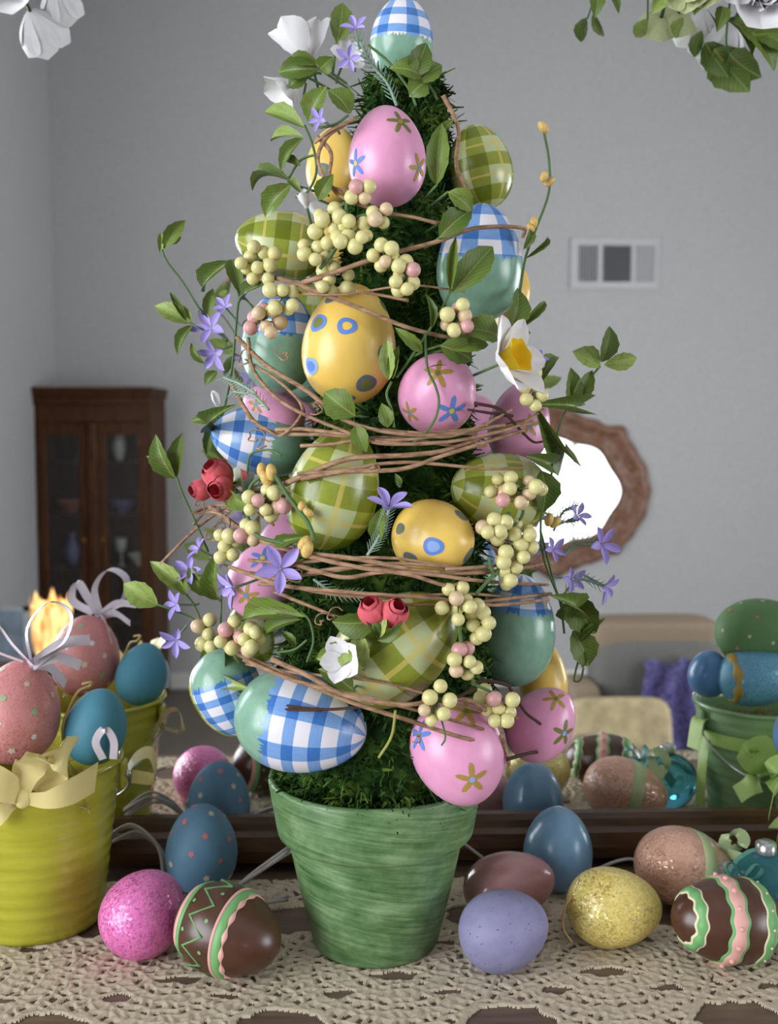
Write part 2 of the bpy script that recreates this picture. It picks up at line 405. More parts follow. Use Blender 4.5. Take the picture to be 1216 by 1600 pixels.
# air vent high on the far wall
v0 = vx(892, 372, 5.69); v1 = vx(1028, 452, 5.69)
vn = empty('air_vent', ((v0.x + v1.x) / 2, YF, (v0.z + v1.z) / 2), 'wall air vent with three louvred panels beside the carved mirror', 'vent')
M_VENT = plain('vent_enamel', (196, 195, 196), 0.5, 0.3, 0.03)
X0, X1, Z0, Z1 = v0.x, v1.x, v1.z, v0.z; ww = X1 - X0; hh = Z1 - Z0
xs = [X0 + ww * k for k in (0.085, 0.315, 0.365, 0.69, 0.735, 0.96)]
zz0, zz1 = Z0 + hh * 0.14, Z1 - hh * 0.14
fr = MB().box(X0, xs[0], YF, YF + 0.018, Z0, Z1).box(xs[5], X1, YF, YF + 0.018, Z0, Z1).box(xs[0], xs[5], YF, YF + 0.018, Z0, zz0).box(xs[0], xs[5], YF, YF + 0.018, zz1, Z1)
fr.box(xs[1], xs[2], YF, YF + 0.018, zz0, zz1).box(xs[3], xs[4], YF, YF + 0.018, zz0, zz1)
fr.obj('vent_frame', M_VENT, vn)
M_DUCT = plain('duct_shade_grey', (84, 84, 86), 0.6, 0.3, 0.03)  # dark grey stands in for the shade inside the unlit duct
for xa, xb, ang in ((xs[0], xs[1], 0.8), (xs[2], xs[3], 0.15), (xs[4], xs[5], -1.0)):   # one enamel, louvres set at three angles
    MB().box(xa, xb, YF, YF + 0.002, zz0, zz1).obj('vent_shade_plate', M_DUCT, vn)  # flat plate on the wall, duct shade put into its colour
    ns = max(4, int((xb - xa) / 0.016))
    for k in range(ns):
        x = xa + (xb - xa) * (k + 0.5) / ns
        MB().box(-0.0008, 0.0008, -0.007, 0.007, zz0, zz1).xf(Matrix.Translation((x, YF + 0.0095, 0)) @ Matrix.Rotation(ang, 4, 'Z')).obj('louvre', M_VENT, vn)

# carved wall mirror on the far wall
oc = vx(866, 768, 5.69)
om = empty('carved_wall_mirror', oc, 'round mirror in a carved brown wooden frame hanging on the far wall', 'mirror')
def rout(a):
    e = 1 / math.sqrt((math.cos(a) / 0.615) ** 2 + (math.sin(a) / 0.50) ** 2)
    s = abs(math.sin(a))
    bumpy = 0.05 * math.exp(-((abs(math.cos(a)) - 0.74) / 0.07) ** 2) * (1 if math.sin(a) > 0 else 0.5) + 0.06 * math.exp(-((math.cos(a)) / 0.18) ** 2)
    return e + bumpy + 0.006 * math.cos(24 * a)
def rin(a):
    e = 1 / math.sqrt((math.cos(a) / 0.405) ** 2 + (math.sin(a) / 0.325) ** 2)
    return e * (1 + 0.035 * math.cos(8 * a))
n = 144; rings = [(0.0, 0.01), (0.04, 0.035), (0.16, 0.05), (0.3, 0.03), (0.5, 0.022), (0.68, 0.045), (0.85, 0.055), (0.97, 0.035), (1.0, 0.0)]
vs = []
for k in range(n):
    a_ = 2 * PI * k / n; ri, ro = rin(a_), rout(a_)
    for t, y in rings:
        r_ = ri + (ro - ri) * t; relief = 0.006 * math.sin(18 * a_) * math.sin(PI * t)
        vs.append(Vector((oc.x + r_ * math.cos(a_), YF + y + relief, oc.z + r_ * math.sin(a_))))
L = len(rings)
mo('frame', vs, [(k * L + j, k * L + j + 1, ((k + 1) % n) * L + j + 1, ((k + 1) % n) * L + j) for k in range(n) for j in range(L - 1)], M_OVAL, om)
vs = [Vector((oc.x, YF + 0.02, oc.z))] + [Vector((oc.x + rin(2 * PI * k / n) * 1.02 * math.cos(2 * PI * k / n), YF + 0.02, oc.z + rin(2 * PI * k / n) * 1.02 * math.sin(2 * PI * k / n))) for k in range(n)]
mo('mirror_glass', vs, [(0, 1 + (k + 1) % n, 1 + k) for k in range(n)], M_MIRROR2, om, False)

# armchair with pillow and throw
AC = Vector((1.06, -2.45, 0))
ac = empty('armchair', AC, 'grey upholstered armchair with rolled tan top facing the mantel', 'armchair')
M_UPH = plain('grey_upholstery', (106, 104, 100), 0.95, 0.2, 0.12, 120, 0.3); M_TAN = plain('tan_upholstery', (138, 122, 104), 0.95, 0.2, 0.1, 120, 0.3)
def cush(name, x0, x1, y0, y1, z0, z1, mat, parent, bev=0.05, puff=0.0, rx=0.0):
    c = Vector(((x0 + x1) / 2, (y0 + y1) / 2, (z0 + z1) / 2)); h = Vector(((x1 - x0) / 2, (y1 - y0) / 2, (z1 - z0) / 2))
    vs = []; N, Mh = 28, 18
    for i in range(Mh + 1):
        th = -PI / 2 + PI * i / Mh
        for k in range(N):
            ph = 2 * PI * k / N; f = lambda q, e: math.copysign(abs(q) ** e, q)
            p = Vector((f(math.cos(th), 0.35) * f(math.cos(ph), 0.35) * h.x, f(math.cos(th), 0.35) * f(math.sin(ph), 0.35) * h.y, f(math.sin(th), 0.35) * h.z))
            vs.append(c + Matrix.Rotation(rx, 3, 'X') @ p)
    fs = [(i * N + k, i * N + (k + 1) % N, (i + 1) * N + (k + 1) % N, (i + 1) * N + k) for i in range(Mh) for k in range(N)]
    return mo(name, vs, fs, mat, parent, True)
def apx(u, dist=2.76): return vx(u, 900, dist).x
bx0, bx1 = apx(925), apx(1132); ztop = vx(1000, 968, 2.76).z
cush('backrest', bx0, bx1, -2.86, -2.66, 0.30, ztop - 0.05, M_UPH, ac, rx=0.08)
cush('top_roll', bx0 + 0.005, bx1 - 0.005, -2.92, -2.70, ztop - 0.115, ztop, M_TAN, ac)
cush('seat', bx0 - 0.02, bx1 + 0.02, -2.74, -2.12, 0.22, 0.46, M_UPH, ac)
cush('armrest', bx0 - 0.16, bx0, -2.84, -2.12, 0.05, 0.66, M_TAN, ac)
cush('armrest', bx1, bx1 + 0.16, -2.84, -2.12, 0.05, 0.66, M_TAN, ac)
cush('wing', bx0 - 0.10, bx0 + 0.01, -2.84, -2.6, 0.4, ztop - 0.20, M_TAN, ac)
for sx in (bx0 - 0.1, bx1 + 0.1):
    for sy in (-2.78, -2.2): MB().lathe([(0.016, 0.0), (0.022, 0.08)], 10, (sx, sy, 0)).obj('leg', M_CAB, ac)
p0 = vx(892, 1100, 2.40); p1 = vx(1050, 1192, 2.40)
M_PIL = plain('quilted_tan_cotton', (176, 160, 126), 0.95, 0.1, 0.25, 22, 0.2)
pil = cush('throw_pillow', p0.x, p1.x, -2.50, -2.36, 0.475, p0.z + 0.01, M_PIL, None, rx=0.25)
tag(pil, 'tan speckled throw pillow on the armchair seat', 'pillow')
def throw():
    g = G('purple_chenille'); f = g.noise(g.co(), 70, 4); g.bump(f, 0.8, 0.01)
    return g.fin(g.ramp(f, [(0.35, S(62, 58, 100)), (0.7, S(118, 112, 160))]), 1.0, 0.1)
q0 = vx(1008, 1040, 2.6); q1 = vx(1100, 1100, 2.6); nx, nl = 20, 34; vs = []
prof = [(-2.635, q0.z), (-2.62, 0.75), (-2.58, 0.56), (-2.45, 0.485), (-2.3, 0.48), (-2.14, 0.475), (-2.095, 0.42), (-2.08, 0.25)]
pl_ = smooth_line([Vector((0, y, z)) for y, z in prof], 5)
for i, p in enumerate(pl_):
    for k in range(nx):
        x = q0.x + (bx1 - 0.02 - q0.x) * k / (nx - 1) * (1.0) + 0.012 * math.sin(i * 0.7)
        if i > 12: x = apx(1058, 2.4) + (bx1 - 0.02 - apx(1058, 2.4)) * k / (nx - 1)
        vs.append(Vector((x, p.y + 0.02 * math.sin(k * 1.1 + i * 0.2), p.z + 0.012 * math.sin(k * 0.9 + i * 0.35) + 0.006)))
n_ = len(pl_)
tag(mo('throw_blanket', vs, [(i * nx + k, i * nx + k + 1, (i + 1) * nx + k + 1, (i + 1) * nx + k) for i in range(n_ - 1) for k in range(nx - 1)], throw(), None), 'purple fuzzy throw blanket draped over the armchair', 'blanket')

# ---------------------------------------------------------------- eggs: unit mesh, placing, painted decoration
EK = 0.13
def er(z): return math.sqrt(max(0.0, 1 - z * z)) * (1 - EK * z)
def egg_mesh():
    vs = [(0, 0, 1)]; fs = []; N, Mh = 36, 22
    for i in range(1, Mh):
        z = math.cos(PI * i / Mh); r = er(z)
        vs += [(r * math.cos(2 * PI * k / N), r * math.sin(2 * PI * k / N), z) for k in range(N)]
    vs.append((0, 0, -1)); L = len(vs) - 1
    for k in range(N):
        fs.append((0, 1 + k, 1 + (k + 1) % N)); q = 1 + (Mh - 2) * N; fs.append((L, q + (k + 1) % N, q + k))
    for i in range(Mh - 2):
        for k in range(N):
            a = 1 + i * N; fs.append((a + k, a + N + k, a + N + (k + 1) % N, a + (k + 1) % N))
    return vs, fs
EV, EF = egg_mesh(); EGG = {}
def egg_data(mat):
    if mat.name not in EGG: EGG[mat.name] = newmesh('egg', EV, EF, mat)
    return EGG[mat.name]
def axis_frame(d, roll=0.0):
    d = Vector(d).normalized(); x = Vector((0, -1, 0.02)).cross(d)
    if x.length < 1e-3: x = Vector((1, 0, 0))
    x.normalize(); y = d.cross(x)
    return Matrix((x, y, d)).transposed().to_4x4() @ Matrix.Rotation(roll, 4, 'Z')
def egg_obj(name, mat, c, d, a, b, parent=None, roll=0.0):
    M = Matrix.Translation(c) @ axis_frame(d, roll) @ Matrix.Diagonal((b, b, a, 1))
    return inst(name, egg_data(mat), parent, M)
def on_shelf(name, mat, u, Y, a, b, d, label, roll=0.0, group=None, z0=MANTEL + 0.0015):
    d = Vector(d).normalized(); h = math.sqrt(a * a * d.z ** 2 + b * b * (1 - d.z ** 2))
    z = z0 + h; v = 800.0
    for _ in range(6):
        p = at(u, v, Y); v += (p.z - z) / pxm(p)
    o = egg_obj(name, mat, Vector((at(u, v, Y).x, Y, z)), d, a, b, None, roll)
    return tag(o, label, 'egg', group)
def unit_surf(p):                                      # scale a local direction onto the unit egg
    lo, hi = 0.2, 2.5
    for _ in range(28):
        s = (lo + hi) / 2; q = p * s
        inside = abs(q.z) < 1 and math.hypot(q.x, q.y) < er(q.z)
        lo, hi = (s, hi) if inside else (lo, s)
    return p * lo
def hit(egg, u, v):
    Mi = W[egg].inverted(); o = Mi @ CAM; d = (Mi.to_3x3() @ ray(u, v)); L = d.length; d = d / L
    t0 = -o.dot(d); best = None
    for i in range(400):
        t = t0 - 1.6 + 1.6 * i / 400.0; q = o + d * t
        if abs(q.z) < 1 and math.hypot(q.x, q.y) < er(q.z): return q
    return None
def decal(egg, name, q, size, rho, mat, t0=0.0, spin=0.0, lift=1.006, n=40, off=(0, 0)):
    """painted patch: outline rho(phi) of radius size (m) centred on local surface point q"""
    Mw = W[egg]; Mi = Mw.inverted(); c = Mw @ q
    nrm = (Mi.to_3x3().transposed() @ q).normalized(); ex = nrm.cross(Vector((0.02, 0.1, 1))).normalized(); ex = -ex; ey = nrm.cross(ex)
    if ey.z < 0: ey = -ey
    c = c + ex * off[0] + ey * off[1]
    vs = []; R = 4
    for j in range(R + 1):
        t = t0 + (1 - t0) * j / R
        for k in range(n):
            ph = 2 * PI * k / n; r = rho(ph) * size * t
            w_ = c + ex * (r * math.cos(ph + spin)) + ey * (r * math.sin(ph + spin))
            vs.append(Mw @ (unit_surf(Mi @ w_) * lift))
    fs = [(j * n + k, j * n + (k + 1) % n, (j + 1) * n + (k + 1) % n, (j + 1) * n + k) for j in range(R) for k in range(n)]
    if t0 == 0.0: fs = fs[n:] + [tuple(n + k for k in range(n - 1, -1, -1))]
    return mo(name, vs, fs, mat, egg)
def star5(ph): return 0.24 + 0.76 * max(0.0, math.cos(2.5 * ((ph + PI) % (2 * PI / 5) - PI / 5))) ** 3.0
def roundish(ph): return 1.0 + 0.08 * math.cos(2 * ph) + 0.05 * math.cos(3 * ph)
def leafish(ph): return 0.45 / math.sqrt(math.cos(ph) ** 2 * 0.22 + math.sin(ph) ** 2)
M_GOLDP = plain('gold_paint', (172, 140, 62), 0.5); M_BLUEP = plain('blue_paint', (92, 132, 205), 0.5)
M_OLIVEP = plain('olive_paint', (112, 118, 50), 0.5); M_LBLUEP = plain('pale_blue_paint', (140, 168, 225), 0.5)
M_YELP = plain('yellow_paint', (215, 185, 80), 0.5); M_GREYP = plain('grey_blue_paint', (98, 105, 135), 0.5)
def star(egg, u, v, px, mat, cmat, spin=0.3):
    q = hit(egg, u, v)
    if q is None: return
    s = px * pxm(W[egg] @ q); o = decal(egg, 'painted_flower', q, s, star5, mat, spin=spin)
    decal(egg, 'flower_centre', q, s * 0.17, lambda p: 1.0, cmat, lift=1.010, n=12)
def ring(egg, u, v, px, mat, inner=None):
    q = hit(egg, u, v)
    if q is None: return
    s = px * pxm(W[egg] @ q)
    decal(egg, 'painted_ring', q, s, roundish, mat, t0=0.5 if inner is None else 0.0)
    if inner is not None: decal(egg, 'painted_spot', q, s * 0.6, roundish, inner, lift=1.010)
def dots(egg, n, size, mats, seed=1, name='painted_dot'):
    rr = random.Random(seed)
    for i in range(n):
        z = 1 - 2 * (i + 0.5) / n; ph = i * 2.39996 + rr.uniform(-.25, .25)
        q = Vector((er(z) * math.cos(ph), er(z) * math.sin(ph), z))
        decal(egg, name, q, size * rr.uniform(0.8, 1.15), lambda p: 0.8 + 0.2 * math.cos(5 * p), mats[i % len(mats)], n=15, lift=1.008, spin=rr.uniform(0, 1))
def band(egg, z0, z1, mat, amp=0.0, waves=12, lift=1.02, name='icing_band', ph0=0.0):
    vs = []; n = 120
    for k in range(n):
        ph = 2 * PI * k / n; wv = amp * math.sin(waves * ph + ph0)
        prof = [(z0 + wv, 1.0), (z0 + wv + 0.01, lift), (z1 - wv - 0.01, lift), (z1 - wv, 1.0)]
        for z, l in prof:
            r = er(z); vs.append(W[egg] @ Vector((r * math.cos(ph) * l, r * math.sin(ph) * l, z * (1 + (l - 1) * abs(z)))))
    fs = [(k * 4 + j, k * 4 + j + 1, ((k + 1) % n) * 4 + j + 1, ((k + 1) % n) * 4 + j) for k in range(n) for j in range(3)]
    return mo(name, vs, fs, mat, egg)
def surf_tube(egg, pts, r, mat, name='icing_line', lift=1.012, closed=False):
    P = [W[egg] @ (Vector((er(z) * math.cos(p), er(z) * math.sin(p), z)) * lift) for p, z in pts]
    return MB().tube(P, r, 5, 1, closed=closed).obj(name, mat, egg, True)
def egg_plaid_blue(name, zb=-0.05, N=6, M=2.6, off=0.0):
    g = G(name); v = g.co(); o = g.xyz(v)
    ang = g.m('MULTIPLY', g.m('ARCTAN2', o[1], o[0]), N / (2 * PI))
    streak = g.noise(g.scale(v, (30, 30, 3)), 1.0, 3); streak2 = g.noise(g.scale(v, (3, 3, 30)), 1.0, 3)
    fu = g.m('LESS_THAN', g.m('FRACT', g.m('ADD', ang, 20.1 + off)), 0.42)
    fv = g.m('LESS_THAN', g.m('FRACT', g.m('ADD', g.m('MULTIPLY', o[2], M), 10.1)), 0.45)
    fac = g.m('ADD', g.m('MULTIPLY', fu, g.m('ADD', 0.32, g.m('MULTIPLY', streak, 0.36))), g.m('MULTIPLY', fv, g.m('ADD', 0.32, g.m('MULTIPLY', streak2, 0.36))))
    c = g.ramp(fac, [(0.0, S(232, 228, 236)), (0.45, S(128, 168, 222)), (1.0, S(60, 114, 188))])
    jag = g.m('MULTIPLY', g.m('SUBTRACT', g.noise(g.scale(v, (16, 16, 2)), 1.0, 2), 0.5), 0.35)
    low = g.m('LESS_THAN', g.m('ADD', o[2], jag), zb)
    gn = g.ramp(g.noise(v, 4, 3), [(0.3, S(122, 162, 142)), (0.7, S(138, 178, 154))])
    return g.fin(g.mix(low, c, gn), 0.25, 0.5)
def egg_plaid_green(name, N=5, M=1.9, off=0.0):
    g = G(name); v = g.co(); o = g.xyz(v)
    ang = g.m('ADD', g.m('MULTIPLY', g.m('ARCTAN2', o[1], o[0]), N / (2 * PI)), 20.0 + off); zz = g.m('ADD', g.m('MULTIPLY', o[2], M), 10.2)
    st = g.noise(g.scale(v, (14, 14, 14)), 1.0, 4)
    fa, fz = g.m('FRACT', ang), g.m('FRACT', zz)
    fac = g.m('ADD', g.m('MULTIPLY', g.m('LESS_THAN', fa, 0.4), 0.5), g.m('MULTIPLY', g.m('LESS_THAN', fz, 0.42), 0.5))
    c = g.ramp(g.m('ADD', fac, g.m('MULTIPLY', g.m('SUBTRACT', st, 0.5), 0.16)), [(0.08, S(188, 196, 146)), (0.5, S(142, 152, 54)), (1.0, S(106, 118, 24))])
    ln = g.m('MAXIMUM', g.m('LESS_THAN', g.m('ABSOLUTE', g.m('SUBTRACT', fa, 0.70)), 0.035), g.m('LESS_THAN', g.m('ABSOLUTE', g.m('SUBTRACT', fz, 0.71)), 0.035))
    return g.fin(g.mix(g.m('MULTIPLY', ln, 0.75), c, S(208, 190, 104)), 0.25, 0.5)
def satin(name, rgb, rough=0.35, hi=None):
    g = G(name); f = g.noise(g.co(), 2.5, 3); c = S(*rgb); l = S(*(hi or tuple(min(255, x + 8) for x in rgb)))
    return g.fin(g.ramp(f, [(0.35, c), (0.7, l)]), rough, 0.5, Coat_Weight=0.15, Coat_Roughness=0.2)
def glitter(name, rgb, hi, scale=26, amt=0.42, rough=0.32):
    g = G(name); v = g.co()
    vn = g.n('ShaderNodeTexVoronoi'); vn.inputs['Scale'].default_value = scale; g.put(vn.inputs['Vector'], v)
    sp = g.xyz(vn.outputs['Color'])
    col = g.mix(g.m('MULTIPLY', sp[0], 0.7), S(*rgb), S(*hi))
    geo = g.n('ShaderNodeNewGeometry')
    def vm(op, a, b):
        x = g.n('ShaderNodeVectorMath', operation=op); g.put(x.inputs[0], a)
        if op == 'SCALE': x.inputs['Scale'].default_value = b
        elif b is not None: g.put(x.inputs[1], b)
        return x.outputs[0]
    nr = vm('NORMALIZE', vm('ADD', geo.outputs['Normal'], vm('SCALE', vm('SUBTRACT', vn.outputs['Color'], (0.5, 0.5, 0.5)), amt)), None)
    g.put(g.b.inputs['Normal'], nr)
    return g.fin(col, rough, 0.7, g.m('MULTIPLY', g.m('GREATER_THAN', sp[1], 0.72), 0.5))
def speckled(name, rgb, sc=(10, 10, 10)):
    g = G(name); v = g.co(); d = g.voro(g.scale(v, (1, 1, 0.6)), 7.0); nz = g.noise(v, 9, 2)
    f = g.m('MULTIPLY', g.m('LESS_THAN', d, 0.13), g.m('GREATER_THAN', nz, 0.46))
    f2 = g.m('LESS_THAN', g.voro(v, 16.0), 0.07)
    base = g.ramp(g.noise(v, 3, 3), [(0.3, S(*rgb)), (0.7, S(*[min(255, x + 10) for x in rgb]))])
    return g.fin(g.mix(g.m('MULTIPLY', g.m('MAXIMUM', f, f2), 0.75), base, S(70, 72, 105)), 0.55, 0.4)
M_PINK = satin('pink_egg_paint', (228, 156, 194)); M_YEL = satin('yellow_egg_paint', (232, 192, 92), 0.35, (236, 200, 104))

# ---------------------------------------------------------------- crochet lace runner
def lace():
    h = 0.0009; X0, X1, Y0, Y1 = -0.36, 0.42, -0.292, -0.030
    nx = int((X1 - X0) / h); ny = int((Y1 - Y0) / h)
    x = X0 + h * np.arange(nx + 1); y = Y0 + h * np.arange(ny + 1)
    Xg, Yg = np.meshgrid(x, y)
    rng = np.random.RandomState(3)
    wx = 0.0012 * np.sin(Xg * 311 + 3 * np.sin(Yg * 170)) + 0.0009 * np.sin(Yg * 423 + Xg * 97)
    wy = 0.0012 * np.sin(Yg * 287 + 2 * np.sin(Xg * 140)) + 0.0009 * np.sin(Xg * 391)
    Xw, Yw = Xg + wx, Yg + wy
    P = 0.141; gx0, gy0 = -0.045, -0.240                 # lattice of the large gaps
    cxl = ((Xw - gx0 + P / 2) % P) - P / 2; cyl = ((Yw - gy0 + P / 2) % P) - P / 2         # offset from nearest gap centre
    mx = ((Xw - gx0) % P) - P / 2; my = ((Yw - gy0) % P) - P / 2                           # offset from medallion centre
    r = np.hypot(mx, my); ph = np.arctan2(my, mx)
    rs = 0.0078; ri = r / rs; kk = np.floor(ri)
    fr = ri - kk
    nsp = np.maximum(6, 6 * (kk + 0.5)).astype(int)      # stitches per round
    sp = (ph / (2 * PI) * nsp + 0.5 * (kk % 2)) % 1.0
    ringd = np.minimum(fr, 1 - fr) * rs                  # distance to a round
    spd = np.minimum(sp, 1 - sp) * (2 * PI * np.maximum(r, 0.003) / nsp)
    dense = np.where((kk % 3) == 1, 0.42, np.where((kk % 3) == 2, 0.8, 1.0))             # tight rounds between open ones
    t1 = 1 - ringd / 0.0023; t2 = 1 - spd / (0.0019 / dense)
    hgt = np.maximum(t1, t2)
    ga = np.arctan2(cyl / 0.021, cxl / 0.030)
    gap = np.sqrt((cxl / 0.030) ** 2 + (cyl / 0.021) ** 2) * (1 + 0.06 * np.cos(2 * ga) + 0.05 * np.abs(np.sin(6 * ga)))
    hgt = np.where(gap < 1.0, -1, np.where(gap < 1.22, np.maximum(hgt, 0.9 - abs(gap - 1.11) * 3), hgt))
    for sx, sy, ax, ay, ox, oy in ((P, P, 0.017, 0.0052, 0.5, 0.42), (P / 2, P, 0.010, 0.0045, 0.25, 0.27), (P / 2, P, 0.010, 0.0045, 0.25, 0.73)):   # slim leaf-shaped openings
        ex = ((Xw - gx0 - ox * P + sx / 2) % sx) - sx / 2; ey = ((Yw - gy0 - oy * P + sy / 2) % sy) - sy / 2
        gq = np.sqrt((ex / ax) ** 2 + (ey / ay) ** 2); hgt = np.where(gq < 1, -1, np.where(gq < 1.35, np.maximum(hgt, 0.8 - abs(gq - 1.18) * 3), hgt))
    ply = 0.16 * np.sin(Xg * 2300 + Yg * 1500) * np.sin(Yg * 2500 - Xg * 700)
    hgt = hgt + ply + 0.05 * rng.randn(*hgt.shape)
    solid = hgt > 0.02
    Z = np.clip(hgt, 0, 1) ** 0.6 * 0.0019 + MANTEL + 0.00015
    fm = solid[:-1, :-1].astype(int) + solid[1:, :-1] + solid[:-1, 1:] + solid[1:, 1:] >= 2
    idx = np.arange((nx + 1) * (ny + 1)).reshape(ny + 1, nx + 1)
    q = np.stack([idx[:-1, :-1][fm], idx[:-1, 1:][fm], idx[1:, 1:][fm], idx[1:, :-1][fm]], 1)
    used = np.unique(q); remap = -np.ones(idx.size, int); remap[used] = np.arange(len(used)); q = remap[q]
    V = np.stack([Xg.ravel()[used], Yg.ravel()[used], Z.ravel()[used]], 1)
    c = np.array([0.03, -0.16, MANTEL]); V = V - c
    me = bpy.data.meshes.new('lace_runner')
    me.vertices.add(len(V)); me.vertices.foreach_set('co', V.ravel())
    me.loops.add(q.size); me.loops.foreach_set('vertex_index', q.ravel())
    me.polygons.add(len(q)); me.polygons.foreach_set('loop_start', np.arange(0, q.size, 4)); me.polygons.foreach_set('loop_total', np.full(len(q), 4))
    me.polygons.foreach_set('use_smooth', np.ones(len(q), bool)); me.update(calc_edges=True); me.validate()
    me.materials.append(plain('cream_cotton', (200, 186, 164), 0.95, 0.15, 0.1, 400, 0.3))
    o = bpy.data.objects.new('lace_runner', me); link(o, None, Matrix.Translation(Vector(c)))
    return tag(o, 'cream crocheted lace runner lying along the mantel shelf', 'runner')
lace()

# ---------------------------------------------------------------- the egg topiary
YA = -0.13                                             # depth of the trunk axis
ZT = MANTEL + 0.0015
PB = Vector((at(587, 1350, YA).x, YA, ZT))
top = empty('egg_topiary', PB, 'cone topiary of painted eggs, moss, twigs and berries in a green pot', 'topiary')
XTOP = at(634, 130, YA)
def xaxis(z): return PB.x + (XTOP.x - PB.x) * (z - PB.z) / (XTOP.z - PB.z)
_ev = [at(600, v, YA).z for v in (1250, 1150, 850, 540, 250, 60, -40)]; _er = [0.108, 0.120, 0.117, 0.102, 0.067, 0.040, 0.035]
def renv(z): return float(np.interp(z, _ev[::-1], _er[::-1]))
def tp(u, v, k=1.0, off=0.0):
    Y = YA
    for _ in range(8):
        p = at(u, v, Y); R = renv(p.z) * k + off; dx = p.x - xaxis(p.z)
        Y = 0.5 * Y + 0.5 * (YA - math.sqrt(max(0.0, R * R - dx * dx)))
    return at(u, v, Y)
# pot
def pot_mat():
    g = G('brushed_green_glaze'); o = g.xyz(g.co())
    ang = g.m('ARCTAN2', o[1], o[0])
    zz = g.m('ADD', o[2], g.m('MULTIPLY', g.m('SINE', g.m('ADD', ang, 1.2)), 0.012))
    cb = g.n('ShaderNodeCombineXYZ'); g.put(cb.inputs[0], g.m('MULTIPLY', ang, 1.1)); g.put(cb.inputs[1], g.m('MULTIPLY', zz, 330.0))
    s1 = g.noise(cb.outputs[0], 1.0, 5, 0.6)
    f = g.m('ADD', g.m('MULTIPLY', s1, 0.5), g.m('MULTIPLY', g.noise(g.scale(g.co(), (40, 40, 60)), 1.0, 5, 0.65), 0.5))
    g.bump(s1, 0.15, 0.001)
    return g.fin(g.ramp(f, [(0.36, S(58, 92, 50)), (0.5, S(96, 128, 82)), (0.64, S(132, 160, 116))]), 0.42, 0.45)
MB().lathe([(0.001, 0.001), (0.043, 0.0), (0.0445, 0.003), (0.0535, 0.04), (0.0612, 0.0765), (0.0616, 0.079), (0.0665, 0.0795), (0.0683, 0.081), (0.0690, 0.084), (0.0748, 0.1175), (0.0740, 0.1205), (0.070, 0.120), (0.067, 0.110), (0.001, 0.108)], 64, PB, False).obj('pot', pot_mat(), top, True)['label'] = 'green brushed terracotta pot with a flared rim'
# moss cone
ZM0 = PB.z + 0.109; ZM1 = XTOP.z
def rcone(z): return float(np.interp(z, [ZM0, ZM0 + 0.04, ZM1], [0.062, 0.079, 0.024]))
def mossg():
    g = G('moss_green'); oi = g.noise(g.co(), 45, 3)
    return g.fin(g.ramp(oi, [(0.32, S(20, 38, 14)), (0.5, S(44, 74, 30)), (0.68, S(88, 112, 44))]), 0.9, 0.1)
M_MOSS = mossg(); m = MB(); n = 40; vs = []; L = 30
for i in range(L + 1):
    z = ZM0 + (ZM1 - ZM0) * i / L
    for k in range(n):
        a = 2 * PI * k / n; r = rcone(z) * (0.93 + 0.05 * math.sin(5 * a + i) + random.uniform(-.03, .03)); vs.append((xaxis(z) + r * math.cos(a), YA + r * math.sin(a), z))
vs.append((xaxis(ZM1), YA, ZM1 + 0.01)); fs = [(i * n + k, i * n + (k + 1) % n, (i + 1) * n + (k + 1) % n, (i + 1) * n + k) for i in range(L) for k in range(n)] + [(L * n + k, L * n + (k + 1) % n, (L + 1) * n) for k in range(n)]
m.add(vs, fs).obj('moss_core', M_MOSS, top, True)
vs = []; fs = []; rr = random.Random(5)
for i in range(13000):
    t = rr.random() ** 1.25; z = ZM0 - 0.004 + (ZM1 - ZM0 + 0.006) * t; a = rr.uniform(0, 2 * PI)
    if rr.random() > 0.3 and math.sin(a) > 0.3: a = -a
    r = rcone(z); nrm = Vector((math.cos(a), math.sin(a), 0.25)); p = Vector((xaxis(z) + r * 0.96 * math.cos(a), YA + r * 0.96 * math.sin(a), z))
    d = (nrm + Vector((rr.gauss(0, .6), rr.gauss(0, .6), rr.gauss(0, .6)))).normalized(); sd = d.cross(Vector((rr.gauss(0, 1), rr.gauss(0, 1), rr.gauss(0, 1)))).normalized()
    l = rr.uniform(0.003, 0.0085); w_ = rr.uniform(0.0004, 0.0010); bend = Vector((rr.gauss(0, .5), rr.gauss(0, .5), rr.gauss(-.2, .5))) * l
    k0 = len(vs); p1 = p + d * l * 0.55; p2 = p + d * l + bend
    vs += [p - sd * w_, p + sd * w_, p1 + sd * w_ * 1.3, p1 - sd * w_ * 1.3, p2 + sd * w_ * 0.5, p2 - sd * w_ * 0.5]
    fs += [(k0, k0 + 1, k0 + 2, k0 + 3), (k0 + 3, k0 + 2, k0 + 4, k0 + 5)]
rim = 3600
for i in range(rim):                                   # moss heaped on the soil inside the rim
    a = rr.uniform(0, 2 * PI); r = rr.uniform(0.045, 0.069); p = PB + Vector((r * math.cos(a), r * math.sin(a), 0.115 + rr.uniform(0, 0.006)))
    d = Vector((math.cos(a) * 0.5 + rr.gauss(0, .6), math.sin(a) * 0.5 + rr.gauss(0, .6), 0.8)).normalized(); sd = d.cross(Vector((rr.gauss(0, 1), rr.gauss(0, 1), rr.gauss(0, 1)))).normalized()
    l = rr.uniform(0.004, 0.010); w_ = rr.uniform(0.0005, 0.0012); k0 = len(vs); p1 = p + d * l * 0.6; p2 = p1 + Vector((math.cos(a), math.sin(a), rr.uniform(-.8, .6))) * l * 0.5
    vs += [p - sd * w_, p + sd * w_, p1 + sd * w_ * 1.3, p1 - sd * w_ * 1.3, p2 + sd * w_ * .5, p2 - sd * w_ * .5]
    fs += [(k0, k0 + 1, k0 + 2, k0 + 3), (k0 + 3, k0 + 2, k0 + 4, k0 + 5)]
mo('moss', vs, fs, M_MOSS, top, False, 'stuff')

